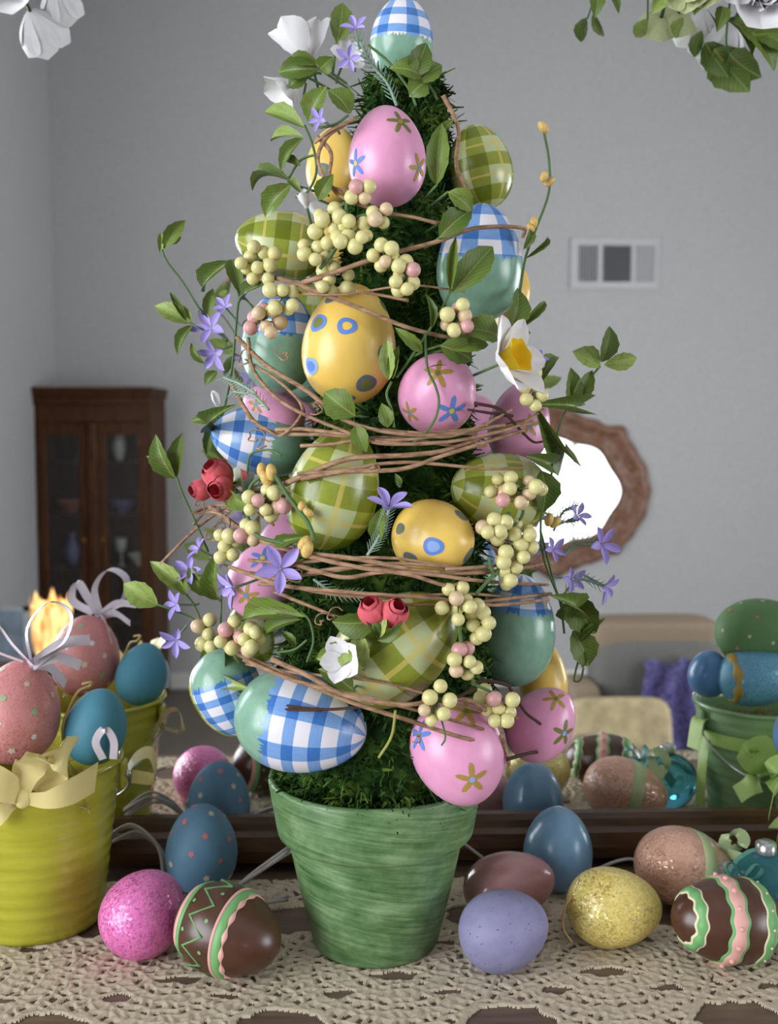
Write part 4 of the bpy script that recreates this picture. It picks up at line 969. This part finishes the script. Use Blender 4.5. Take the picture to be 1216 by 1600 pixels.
# lavender-like sage twigs
def sage(pts, off=0.010):
    P = smooth_line([tp(u, v, 1.0, off) for u, v in pts], 5); m = MB().tube(P, 0.0009, 5, 1)
    for i in range(1, len(P), 1):
        for s in (-1, 1):
            d = (P[i] - P[i - 1]).normalized(); sd = d.cross(Vector((0.2, -1, 0.1))).normalized() * s
            m.tube([P[i], P[i] + (sd * 0.7 + d * 0.8) * 0.006], 0.0005, 4, 1, 0.0002)
    m.obj('sage_twig', M_SAGE, top, True)
sage([(574, 868), (588, 846), (598, 826), (606, 800)]); sage([(400, 615), (375, 600), (350, 590)]); sage([(420, 640), (395, 618), (365, 612)]); sage([(880, 870), (900, 850), (935, 845)], 0.004); sage([(850, 800), (880, 815), (905, 812)], 0.004); sage([(865, 830), (880, 800), (902, 790)], 0.003); sage([(490, 905), (520, 925), (555, 930)], 0.001)
sage([(620, 165), (605, 130), (580, 100), (560, 60)], 0.004); sage([(880, 930), (905, 905), (940, 915)], 0.003)
# daffodil
st, c, x, y, f, R = flower(782, 568, 150, 'w', 6, (.70, -.62, .30), 0.62, 0.30, 0.2, 0.016, label='white daffodil with yellow trumpet')
vs = []; n = 30
for k in range(n):
    a = 2 * PI * k / n
    for r_, h_ in ((0.10, 0.0), (0.20, 0.10), (0.25, 0.34), (0.36 + 0.04 * math.sin(6 * a), 0.55)): vs.append(c + (x * math.cos(a) + y * math.sin(a)) * (r_ * R) + f * (h_ * R))
mo('trumpet', vs, [(k * 4 + j, ((k + 1) % n) * 4 + j, ((k + 1) % n) * 4 + j + 1, k * 4 + j + 1) for k in range(n) for j in range(3)], M_DAFF, st)
# white blooms near the top, seen from behind, and a bud
flower(484, 92, 128, 'w', 6, (-.30, .1, .95), 0.75, 0.55, 0.4, 0.004, label='white silk bloom turned away'); flower(464, 132, 100, 'w', 5, (-.75, -.2, -.65), 0.8, 0.55, 0.4, 0.004, label='white silk bloom turned sideways')
flower(540, 92, 66, 'w', 5, (.3, -.9, .2), 0.7, 0.3, 0.1, 0.0, label='small white silk bloom'); flower(343, 640, 64, 'w', 4, (-.25, -.3, .95), 0.5, 1.25, 0.2, 0.004, label='closed white bud'); flower(480, 325, 60, 'w', 4, (-.2, -.5, .8), 0.6, 0.9, 0.2, 0.0, label='half open white bud')
flower(543, 1030, 92, 'w', 5, (-.4, -.9, .2), 0.8, 0.5, 0.2, 0.008, label='white silk bloom between leaves')
sprig(None, [(500, 108, 432, 112, 30, 'd'), (500, 108, 520, 90, 26, 'd')], 1.0, 0.012); sprig(None, [(480, 120, 450, 135, 34, 'd')], 1.0, 0.012); sprig(None, [(498, 100, 450, 92, 20, 'd')], 1.0, 0.014)
# red rosebuds
def cup_mesh():
    vs = []; fs = []; A, T = 12, 10
    for i in range(T + 1):
        th = math.radians(178 - 142 * i / T)
        for k in range(A + 1):
            az = math.radians(-68 + 136 * k / A); fl = 1.0 + 0.10 * (i / T) ** 3 + 0.02 * math.sin(5 * az)
            top_ = 0.10 * (1 - (abs(az) / math.radians(68)) ** 2) * (i / T) ** 2
            vs.append((math.sin(th) * math.cos(az) * fl, math.sin(th) * math.sin(az) * fl, math.cos(th) * 1.15 + top_))
    for i in range(T):
        for k in range(A): q = i * (A + 1) + k; fs.append((q, q + 1, q + A + 2, q + A + 1))
    return newmesh('petal', vs, fs, M_RED)
CUP = cup_mesh()
def rosebud(u, v, px, face, off=0.012, spin=0.0):
    c = tp(u, v, 1.0, off); R = px / 2 * pxm(c); x, y, f = frame_of(Vector(face)); M0 = Matrix.Translation(c) @ Matrix((x, y, f)).transposed().to_4x4()
    s0 = c - f * 0.02 + Vector((0, 0.012, 0)); st = MB().tube([s0, (s0 + c) / 2, c - f * R * 1.05], 0.0011, 5, 4).obj('flower', M_STEM, top, True); st['label'] = 'coral red silk rosebud'
    for i, sc_ in enumerate((0.62, 0.66, 0.70, 0.84, 0.88, 0.94, 1.0)):
        inst('petal', CUP, st, M0 @ Matrix.Rotation(spin + i * 2.25, 4, 'Z') @ Matrix.Rotation(0.10 * (i > 2), 4, 'Y') @ Matrix.Diagonal((R * sc_, R * sc_, R * (1.12 - 0.16 * (i > 2)), 1)))
rosebud(342, 742, 48, (-.5, -.6, .62), 0.012, 0.3); rosebud(346, 762, 42, (-.3, -.8, -.1), 0.012, 1.0); rosebud(316, 764, 36, (-.75, -.6, -.1), 0.010, 1.4)
rosebud(583, 956, 46, (-.25, -.6, .75), 0.014, 0.5); rosebud(614, 958, 46, (.35, -.7, .6), 0.014, 1.7)
sprig(None, [(592, 1000, 600, 950, 22, 'l'), (590, 1000, 630, 972, 16, 'g'), (590, 1000, 570, 962, 14, 'g')], 1.0, 0.018)

# ---------------------------------------------------------------- eggs lying on the runner
M_CHOC = satin('chocolate_brown', (74, 44, 30), 0.35); M_ICEG = plain('green_icing', (112, 168, 104), 0.5); M_ICEP = plain('pink_icing', (222, 168, 158), 0.5); M_ICEC = plain('cream_icing', (222, 212, 178), 0.5)
M_CORAL = plain('coral_dot_paint', (206, 120, 120), 0.5); M_CREAMD = plain('cream_dot_paint', (206, 196, 172), 0.5); M_MINTD = plain('mint_dot_paint', (140, 180, 130), 0.5)
e = on_shelf('glitter_egg', glitter('pink_glitter', (214, 96, 168), (244, 150, 208), 24), 225, -0.144, 0.0315, 0.0280, (0.35, 0.85, 0.30), 'hot pink glitter egg beside the yellow bucket')
e = on_shelf('chocolate_egg', M_CHOC, 357, -0.174, 0.0380, 0.0288, (0.88, -0.46, -0.12), 'chocolate brown egg with green zigzag icing beside the pink glitter egg')
band(e, -0.74, -0.65, M_ICEP, 0, lift=1.02); band(e, -0.65, -0.56, M_ICEG, 0, lift=1.02)
zz = [(2 * PI * k / 18, -0.42 if k % 2 else -0.06) for k in range(18)]; surf_tube(e, zz, 0.0011, M_ICEG, 'icing_zigzag', closed=True)
for k in range(18): decal(e, 'icing_dot', Vector((er(-.26 + (.2 if k % 2 else -.22)) * math.cos(2 * PI * k / 18), er(-.26 + (.2 if k % 2 else -.22)) * math.sin(2 * PI * k / 18), -.26 + (.2 if k % 2 else -.22))), 0.0013, lambda p: 1.0, M_ICEG, n=10, lift=1.012)
band(e, 0.10, 0.16, M_ICEP, 0.0, 12, 1.03); band(e, 0.15, 0.30, M_ICEG, 0.0, 12, 1.022); band(e, 0.29, 0.35, M_ICEP, 0.018, 14, 1.03)
e = on_shelf('polka_dot_egg', plain('slate_blue_paint', (92, 130, 158), 0.6, 0.4, 0.06, 3), 315, -0.052, 0.0355, 0.0276, (0.03, -0.08, 1), 'slate blue egg with coral dots standing against the mirror frame')
dots(e, 30, 0.0026, [M_CORAL, M_CREAMD, M_CORAL], 3)
on_shelf('speckled_egg', speckled('lavender_speckle', (126, 123, 157)), 788, -0.176, 0.0310, 0.0262, (0.72, -0.35, 0.42), 'matte lavender egg with dark speckles right beside the green pot')
on_shelf('pearl_egg', satin('mauve_pearl', (168, 120, 122), 0.14, (176, 130, 130)), 797, -0.100, 0.0360, 0.0240, (0.93, 0.3, 0.05), 'glossy mauve egg behind the lavender speckled egg')
on_shelf('standing_egg', satin('powder_blue', (112, 150, 182), 0.28), 872, -0.056, 0.0330, 0.0268, (0.02, 0.0, 1), 'plain powder blue egg standing against the mirror frame')
yg = on_shelf('glitter_egg', glitter('yellow_glitter', (206, 180, 84), (246, 232, 160), 24), 959, -0.145, 0.0330, 0.0268, (0.94, -0.30, 0.1), 'yellow glitter egg between the lavender and chocolate eggs')
pg = on_shelf('glitter_egg', glitter('peach_glitter', (210, 156, 132), (236, 194, 172), 24), 1070, -0.085, 0.0390, 0.0288, (0.96, 0.15, -0.22), 'peach glitter egg with a pale ribbon behind the yellow glitter egg')
e = on_shelf('chocolate_egg', M_CHOC, 1134, -0.170, 0.0385, 0.0284, (-0.97, -0.16, 0.14), 'chocolate brown egg with pink and green icing stripes')
band(e, -0.62, -0.36, M_ICEC, 0.02, 12, 1.02); band(e, -0.59, -0.39, M_ICEG, 0.02, 12, 1.034)
band(e, -0.03, 0.29, M_ICEG, 0.02, 12, 1.02); band(e, 0.02, 0.24, M_ICEP, 0.02, 12, 1.034)
band(e, 0.62, 0.80, M_ICEC, 0.015, 10, 1.02); band(e, 0.64, 0.77, M_ICEG, 0.015, 10, 1.034)
for k in range(14):
    ph = 2 * PI * k / 14
    for zc, mt in ((0.13, M_ICEP), (-0.49, M_ICEC)): MB().ball(W[e] @ (Vector((er(zc) * math.cos(ph), er(zc) * math.sin(ph), zc)) * 1.035), 0.0017 if mt is M_ICEP else 0.0009, 8, 6).obj('icing_bead', mt, e, True)
# ribbon and cords on eggs
M_GRIB = plain('pale_green_satin', (186, 200, 150), 0.4, 0.5, 0.06); M_WRIB = plain('white_satin', (226, 216, 226), 0.4, 0.5, 0.05); M_YRIB = plain('pale_yellow_satin', (224, 208, 142), 0.4, 0.5, 0.06); M_CORD = plain('gold_cord', (196, 168, 104), 0.5)
pc = W[pg].translation
band(pg, 0.02, 0.30, M_GRIB, 0.0, 8, 1.012, 'ribbon_band')
kn = W[pg] @ Vector((0.2, 0.0, 0.16)); kn = Vector((pc.x + 0.031, pc.y - 0.004, pc.z + 0.012))
ribbon('ribbon_loop', [kn, kn + Vector((-0.004, -0.006, 0.012)), kn + Vector((0.004, -0.010, 0.020)), kn + Vector((0.010, -0.006, 0.010)), kn], 0.009, M_GRIB, pg, (0.4, -0.3, 0.5))
ribbon('ribbon_tail', [kn, kn + Vector((0.010, -0.008, -0.002)), kn + Vector((0.018, -0.010, -0.012))], 0.009, M_GRIB, pg, (0, -0.3, 1))
yc = W[yg].translation
MB().tube([yc + Vector((-0.030, -0.004, 0.010)), yc + Vector((-0.036, -0.008, 0.004)), yc + Vector((-0.037, -0.008, -0.010)), yc + Vector((-0.031, -0.010, -0.020))], 0.0008, 5, 5).obj('hanging_cord', M_CORD, yg, True)

# teal glass ornament
def glass(name, c, rough=0.02):
    g = G(name); f = g.noise(g.co(), 60, 3); g.bump(f, 0.15, 0.002)
    return g.fin(c, rough, 0.5, Transmission_Weight=0.85, IOR=1.3)
gx = Vector((0.300, -0.118, ZT + 0.0272))
go = empty('glass_ornament', (gx.x, gx.y, ZT), 'teal glass ball ornament beside the green bucket', 'ornament')
MB().ball(gx, 0.0272, 28, 20).obj('glass_ball', glass('teal_glass', S(96, 190, 214)), go, True)
MB().lathe([(0.007, -0.004), (0.0075, 0.0), (0.0075, 0.006), (0.004, 0.008)], 16, gx + Vector((0, 0, 0.0272))).obj('cap', plain('silver_cap', (190, 190, 190), 0.3, metal=0.9), go, True)
ribbon('ribbon_band', [gx + Vector((0.0277 * math.cos(a), 0.004, 0.0277 * math.sin(a))) for a in np.linspace(0, 2 * PI, 20)], 0.006, plain('teal_sheer_ribbon', (90, 150, 140), 0.4), go, (0, 1, 0), 1)
bk = gx + Vector((-0.022, -0.014, 0.014))
for q in ((-.014, -.002, .010), (-.010, -.008, -.006), (.010, -.010, .010)): ribbon('bow_loop', [bk, bk + Vector(q) * 0.6 + Vector((0, 0, .005)), bk + Vector(q), bk + Vector(q) * 0.6 - Vector((0, 0, .004)), bk], 0.006, bpy.data.materials['teal_sheer_ribbon'], go, (0, -1, 0.3))

# ---------------------------------------------------------------- buckets
def bucket_mat(name, a, b):
    g = G(name); o = g.xyz(g.co()); nz = g.noise(g.scale(g.co(), (10, 10, 60)), 2.0, 3)
    g.bump(nz, 0.1, 0.001)
    return g.fin(g.ramp(nz, [(0.3, S(*a)), (0.7, S(*b))]), 0.25, 0.5, Coat_Weight=0.3)
def bucket(name, X, Y, rb, rtp, h, mat, label):
    o = Vector((X, Y, ZT)); b = empty(name, o, label, 'bucket'); prof = [(0.001, 0.001), (rb - 0.001, 0.0), (rb, 0.002)]
    for i in range(1, 40):
        t = i / 40.0; prof.append((rb + (rtp - rb) * t + 0.0006 * math.sin(t * 2 * PI * 12), h * t))
    prof += [(rtp, h), (rtp + 0.0022, h + 0.001), (rtp + 0.0022, h + 0.0035), (rtp, h + 0.004), (rtp - 0.0015, h + 0.002)] + [(rtp - 0.0015 - (rtp - rb) * (1 - t), h * t) for t in (0.9, 0.5, 0.1)] + [(0.001, 0.006)]
    MB().lathe(prof, 64, o, False).obj('pail', mat, b, True)
    for s in (-1, 1):
        p = o + Vector((s * (rtp + 0.001), 0.01, h - 0.012)); lg = MB().box(p.x - 0.002, p.x + 0.002, p.y - 0.008, p.y + 0.008, p.z - 0.010, p.z + 0.010, 0.0015).obj('handle_lug', mat, b)
        MB().ball(p + Vector((s * 0.003, 0, 0)), 0.0028, 8, 6).obj('rivet', plain('steel', (190, 190, 188), 0.3, metal=0.9) if 'steel' not in bpy.data.materials else bpy.data.materials['steel'], lg, True)
    pts = [o + Vector(((rtp + 0.0042) * math.cos(a), 0.01 + (rtp * 0.95) * math.sin(a), h - 0.012 - 0.045 * math.sin(a))) for a in np.linspace(0, PI, 13)]
    MB().tube([Vector((p.x, min(p.y, -0.024), p.z)) for p in pts], 0.0011, 6, 2).obj('bail_handle', bpy.data.materials['steel'], b, True)
    return b, o
yb, yo = bucket('yellow_bucket', at(60, 1300, -0.088).x, -0.090, 0.0455, 0.0600, 0.117, bucket_mat('yellow_enamel', (164, 160, 42), (182, 178, 62)), 'shiny yellow metal bucket of eggs with a pale yellow bow')
gb, go_ = bucket('green_bucket', 0.384, -0.105, 0.0455, 0.0600, 0.104, bucket_mat('green_enamel', (126, 160, 112), (146, 176, 130)), 'green metal bucket of eggs with a lime satin bow')
# filling: shredded grass under the eggs
for b, o, h, nm in ((yb, yo, 0.117, 'yellow'), (gb, go_, 0.104, 'green')):
    m = MB(); rr = random.Random(9)
    for i in range(160):
        a = rr.uniform(0, 6.28); r = math.sqrt(rr.random()) * 0.050; p = o + Vector((r * math.cos(a), r * math.sin(a), h - 0.024 + rr.uniform(-.004, .004))); q = p + Vector((rr.gauss(0, .012), rr.gauss(0, .012), rr.uniform(-.004, .010)))
        q.x = o.x + max(-.05, min(.05, q.x - o.x)); m.tube([p, (p + q) / 2 + Vector((0, 0, rr.uniform(.002, .008))), q], 0.0006, 4, 3)
    m.lathe([(0.001, h - 0.03), (0.054, h - 0.03)], 32, o, False)
    m.obj('paper_grass', plain('tan_paper_grass_' + nm, (150, 132, 70), 0.8), b, True, 'stuff')
def nest(name, mat, P, d, a, b, label): return tag(egg_obj(name, mat, Vector(P), d, a, b), label, 'egg')
PINKD = glitter('dusty_pink_glitter', (196, 122, 122), (214, 146, 142), 40, 0.25, 0.5)
p = at(27, 1112, yo.y - 0.006)
pe = nest('polka_dot_egg', PINKD, (p.x, p.y, p.z), (0.15, 0.15, 1), 0.0375, 0.0305, 'large dusty pink egg with pale dots in the yellow bucket')
dots(pe, 34, 0.0028, [M_CREAMD, M_WRIB, M_MINTD], 4)
p = at(150, 1135, yo.y + 0.006)
be = nest('bucket_egg', plain('teal_blue_matte', (76, 138, 160), 0.6, 0.4, 0.05, 3), (p.x, p.y, p.z), (0.25, 0.0, 0.95), 0.0285, 0.0225, 'matte blue egg with a gold cord in the yellow bucket')
bc = W[be].translation
MB().tube([bc + Vector((-0.020, -0.010, -0.018)), bc + Vector((-0.021, -0.010, 0.004)), bc + Vector((-0.012, -0.006, 0.026)), bc + Vector((-0.004, 0.0, 0.030)), bc + Vector((-0.002, -0.004, 0.034)), bc + Vector((-0.008, -0.006, 0.033))], 0.0011, 5, 5).obj('hanging_cord', M_CORD, be, True)
ribbon('ribbon_loop', [bc + Vector(q) for q in ((.010, -.022, -.018), (.006, -.026, -.004), (.013, -.027, .006), (.018, -.023, -.004), (.017, -.021, -.018))], 0.0055, M_WRIB, be, (1, 0, .2))
# white ribbon on top of the pink egg
pt = W[pe] @ Vector((-0.25, 0.35, 0.94))
ribbon('ribbon_loop', [pt, pt + Vector((-.004, .004, .026)), pt + Vector((.010, .010, .044)), pt + Vector((.026, .010, .036)), pt + Vector((.022, .006, .016)), pt + Vector((.004, .003, .004))], 0.008, M_WRIB, pe, (0.5, -0.8, 0.2))
ribbon('ribbon_loop', [pt, pt + Vector((-.012, -.004, .016)), pt + Vector((-.022, -.006, .030)), pt + Vector((-.026, -.004, .014)), pt + Vector((-.006, 0, .003))], 0.010, M_WRIB, pe, (0.4, -0.8, 0.3))
for q in ((.030, .010, -.004), (.036, .016, .014), (.016, .020, -.020)): ribbon('ribbon_tail', [pt, pt + Vector(q) * .5 + Vector((0, .004, .006)), pt + Vector(q) + Vector((0, .006, 0))], 0.008, M_WRIB, pe, (0, .6, 1))
# yellow bow on the bucket front
def bp(u, v, out=0.0):                                 # pixel -> point just in front of the pail wall
    Y = yo.y - 0.05
    for _ in range(8):
        p = at(u, v, Y); R = 0.0455 + (0.060 - 0.0455) * (p.z - yo.z) / 0.117 + 0.004 + out; dx = p.x - yo.x
        Y = yo.y - math.sqrt(max(1e-6, R * R - min(dx * dx, R * R)))
    return at(u, v, Y)
ribbon('bow_loop', [bp(32, 1245, .002), bp(42, 1205, .012), bp(70, 1182, .022), bp(104, 1178, .018), bp(96, 1205, .006), bp(56, 1238, .004)], [0.010, 0.020, 0.026, 0.026, 0.020, 0.010], M_YRIB, yb, [(1, 0, -.3), (1, -.2, .5), (.3, -.3, 1), (.2, 0, 1), (.6, 0, 1)])
ribbon('ribbon_tail', [bp(36, 1247, .003), bp(75, 1250, .012), bp(112, 1236, .014), bp(150, 1214, .006)], [0.008, 0.013, 0.022, 0.024], M_YRIB, yb, (0.2, -.2, 1))
ribbon('bow_loop', [bp(34, 1246, .002), bp(10, 1232, .014), bp(-25, 1215, .020), bp(-40, 1235, .016), bp(-10, 1252, .004)], [0.010, 0.020, 0.026, 0.022, 0.010], M_YRIB, yb, (0.1, -.3, 1))
ribbon('ribbon_tail', [bp(30, 1250, .003), bp(5, 1266, .006), bp(-20, 1286, .006)], 0.014, M_YRIB, yb, (0.6, -.2, .8))
MB().ball(bp(35, 1246, .003), 0.007, 12, 8, (0.8, .7, 1.1)).obj('bow_knot', M_YRIB, yb, True)
lr = yo + Vector((0.060, 0.022, 0.100))
ribbon('bow_loop', [lr, lr + Vector((.008, .004, .012)), lr + Vector((.018, .006, .014)), lr + Vector((.020, .006, -.004)), lr + Vector((.004, .002, -.002))], 0.012, M_YRIB, yb, (0, .8, .5))
# green bucket eggs (virtual picture in the mirror -> real place)
def gv(u, v, dist): p = vx(u, v, dist); return p
GE = nest('polka_dot_egg', plain('moss_green_matte', (98, 134, 84), 0.6, 0.4, 0.06, 3), gv(1185, 985, 0.098), (1, 0.1, 0.25), 0.040, 0.030, 'large green egg with red dots on top of the green bucket'); dots(GE, 34, 0.0022, [M_CORAL, M_CREAMD], 6)
g2 = nest('glitter_egg', glitter('sky_blue_glitter', (84, 146, 176), (120, 180, 206), 34, 0.3, 0.4), gv(1185, 1057, 0.080), (1, 0, 0.05), 0.038, 0.0265, 'sky blue glitter egg with gold trim in the green bucket'); band(g2, -0.75, -0.60, M_GOLDP, 0.03, 7, 1.02); band(g2, 0.45, 0.62, M_GOLDP, 0.05, 6, 1.02)
nest('bucket_egg', satin('medium_blue_paint', (78, 124, 172), 0.3), gv(1108, 1052, 0.098), (0, 0.3, 1), 0.0225, 0.0190, 'small plain blue egg at the rim of the green bucket')
ga = go_ + Vector((-0.012, 0.062, 0.070))
M_LIME = plain('lime_satin', (176, 206, 116), 0.4, 0.5, 0.06)
ribbon('ribbon_band', [go_ + Vector((0.0580 * math.cos(a), 0.0580 * math.sin(a), 0.078)) for a in np.linspace(0, 2 * PI, 40)], 0.012, M_LIME, gb, (0, 0, 1), 1)
for q in ((-.030, .008, .012), (.034, .008, .014)): ribbon('bow_loop', [ga, ga + Vector(q) * .6 + Vector((0, .008, .010)), ga + Vector(q) + Vector((0, .006, 0)), ga + Vector(q) * .6 + Vector((0, .002, -.010)), ga], 0.020, M_LIME, gb, (0, .4, 1))
for q in ((-.034, .004, -.030), (.020, .004, -.038)): ribbon('ribbon_tail', [ga, ga + Vector(q) * .5 + Vector((0, .006, 0)), ga + Vector(q)], 0.022, M_LIME, gb, (.7, 0, .7))
gl = go_ + Vector((-0.060, 0.012, 0.095))
ribbon('ribbon_tail', [gl, gl + Vector((-.006, .004, -.004)), gl + Vector((-.010, .006, -.028))], 0.016, M_LIME, gb, (0.4, .9, 0)); ribbon('ribbon_tail', [gl + Vector((.002, .002, -.02)), gl + Vector((-.002, .008, -.045)), gl + Vector((-.004, .010, -.080))], 0.012, M_LIME, gb, (0.4, .9, 0))

# ---------------------------------------------------------------- string-light cords behind the pot
M_CABLE = plain('grey_plastic_cable', (176, 170, 166), 0.5, 0.4)
cables = [[(170, 1282, -.026, .036), (205, 1276, -.034, .045), (240, 1300, -.040, .036), (262, 1345, -.046, .020), (275, 1385, -.072, .003)],
          [(170, 1292, -.028, .030), (215, 1284, -.036, .040), (248, 1312, -.042, .030), (258, 1360, -.060, .010)],
          [(276, 1372, -.090, .006), (310, 1368, -.092, .008), (360, 1352, -.078, .012), (400, 1322, -.066, .022), (450, 1296, -.052, .034)],
          [(280, 1380, -.094, .004), (330, 1370, -.092, .006), (380, 1344, -.072, .014), (430, 1310, -.058, .028), (470, 1296, -.046, .036)],
          [(300, 1388, -.10, .003), (360, 1376, -.095, .003), (410, 1360, -.085, .004), (450, 1345, -.076, .006)],
          [(720, 1312, -.044, .034), (748, 1326, -.052, .026), (790, 1345, -.058, .012), (840, 1362, -.062, .004)],
          [(906, 1350, -.060, .004), (940, 1336, -.056, .016), (985, 1330, -.050, .020), (1010, 1345, -.050, .012)]]
lights = empty('string_light_cable', at(380, 1370, -.09).xy.to_3d() + Vector((0, 0, ZT)), 'grey string-light cables trailing behind the green pot', 'cable')
for i, cpts in enumerate(cables):
    P = [Vector((at(u, v, Y).x, Y, ZT + 0.0012 + zz_)) for u, v, Y, zz_ in cpts]
    for k in range(2 if i < 5 else 1): MB().tube([p + Vector((0, -0.003 * k, 0.0005 * k + 0.003 * k * math.sin(j * 1.3))) for j, p in enumerate(P)], 0.0013, 6, 6).obj('cable', M_CABLE, lights, True)

# ---------------------------------------------------------------- silk flower garland along the top of the mirror
ZTR = ZG1 + 0.036
gd = empty('flower_garland', (0.05, -0.02, ZTR), 'garland of white silk roses and leaves draped over the mirror top', 'garland')
MB().tube([Vector((x, -0.004 + 0.006 * math.sin(x * 40), ZTR + 0.004 + 0.004 * math.sin(x * 23))) for x in np.linspace(-0.45, 0.55, 30)], 0.004, 7, 3).obj('vine', M_STEMD, gd, True)
ROSE = petal_mesh('petal', M_WHITE, 1.6, 0.7, 0.02); HYD = petal_mesh('petal', plain('pale_green_silk', (206, 212, 160), 0.7, 0.2, 0.1, 3), 1.4, 0.2, 0.01)
def rose(u, v, px, face, Y=-0.03, me=None, layers=3, n=6, label='white silk rose'):
    c = at(u, v, Y); k = pxm(c); R = px / 2 * k; x, y, f = frame_of(Vector(face))
    st = MB().tube([c, c - f * 0.012 + Vector((0, .004, .01)), Vector((c.x, -0.006, ZTR + 0.004))], 0.0016, 5, 4).obj('rose', M_STEMD, gd, True); st['label'] = label
    for l in range(layers):
        for i in range(n):
            a = 2 * PI * (i + 0.5 * l) / n + random.uniform(-.1, .1); op = 0.15 + 0.42 * l
            d = (x * math.cos(a) + y * math.sin(a)) * math.cos(op) + f * math.sin(op); LL = R * (1 - 0.2 * l)
            strip_inst('petal', me or ROSE, st, c, c + d * LL, LL * 1.05, f)
rose(1192, -14, 120, (-.2, -.9, -.45)); rose(1135, -40, 100, (.1, -.9, -.4)); rose(8, -34, 110, (.2, -.9, -.45)); rose(50, -74, 90, (0, -.9, -.4))
rose(1070, -22, 80, (0, -.9, -.5), me=HYD, layers=2, n=7, label='pale green silk hydrangea'); rose(1100, -30, 80, (0, -.9, -.5), me=HYD, layers=2, n=7, label='pale green silk hydrangea')
GF = lambda u, v, o=0.0: at(u, v, -0.024 - o)
sprig([(1180, -70), (1170, 20), (1175, 50)], [(1150, 40, 1215, 105, 60, 'd'), (1135, 30, 1180, 82, 40, 'd'), (1175, 48, 1235, 80, 50, 'd'), (1130, 10, 1122, 48, 22, 'g')], fn=GF, parent=gd, px=5)
sprig([(960, -70), (940, -10)], [(938, -12, 930, 26, 22, 'g'), (950, -20, 968, 20, 14, 'g')], fn=GF, parent=gd); sprig([(1040, -70), (1040, -8)], [(1040, -10, 1020, 20, 22, 'l'), (1100, -12, 1085, 22, 22, 'l')], fn=GF, parent=gd)
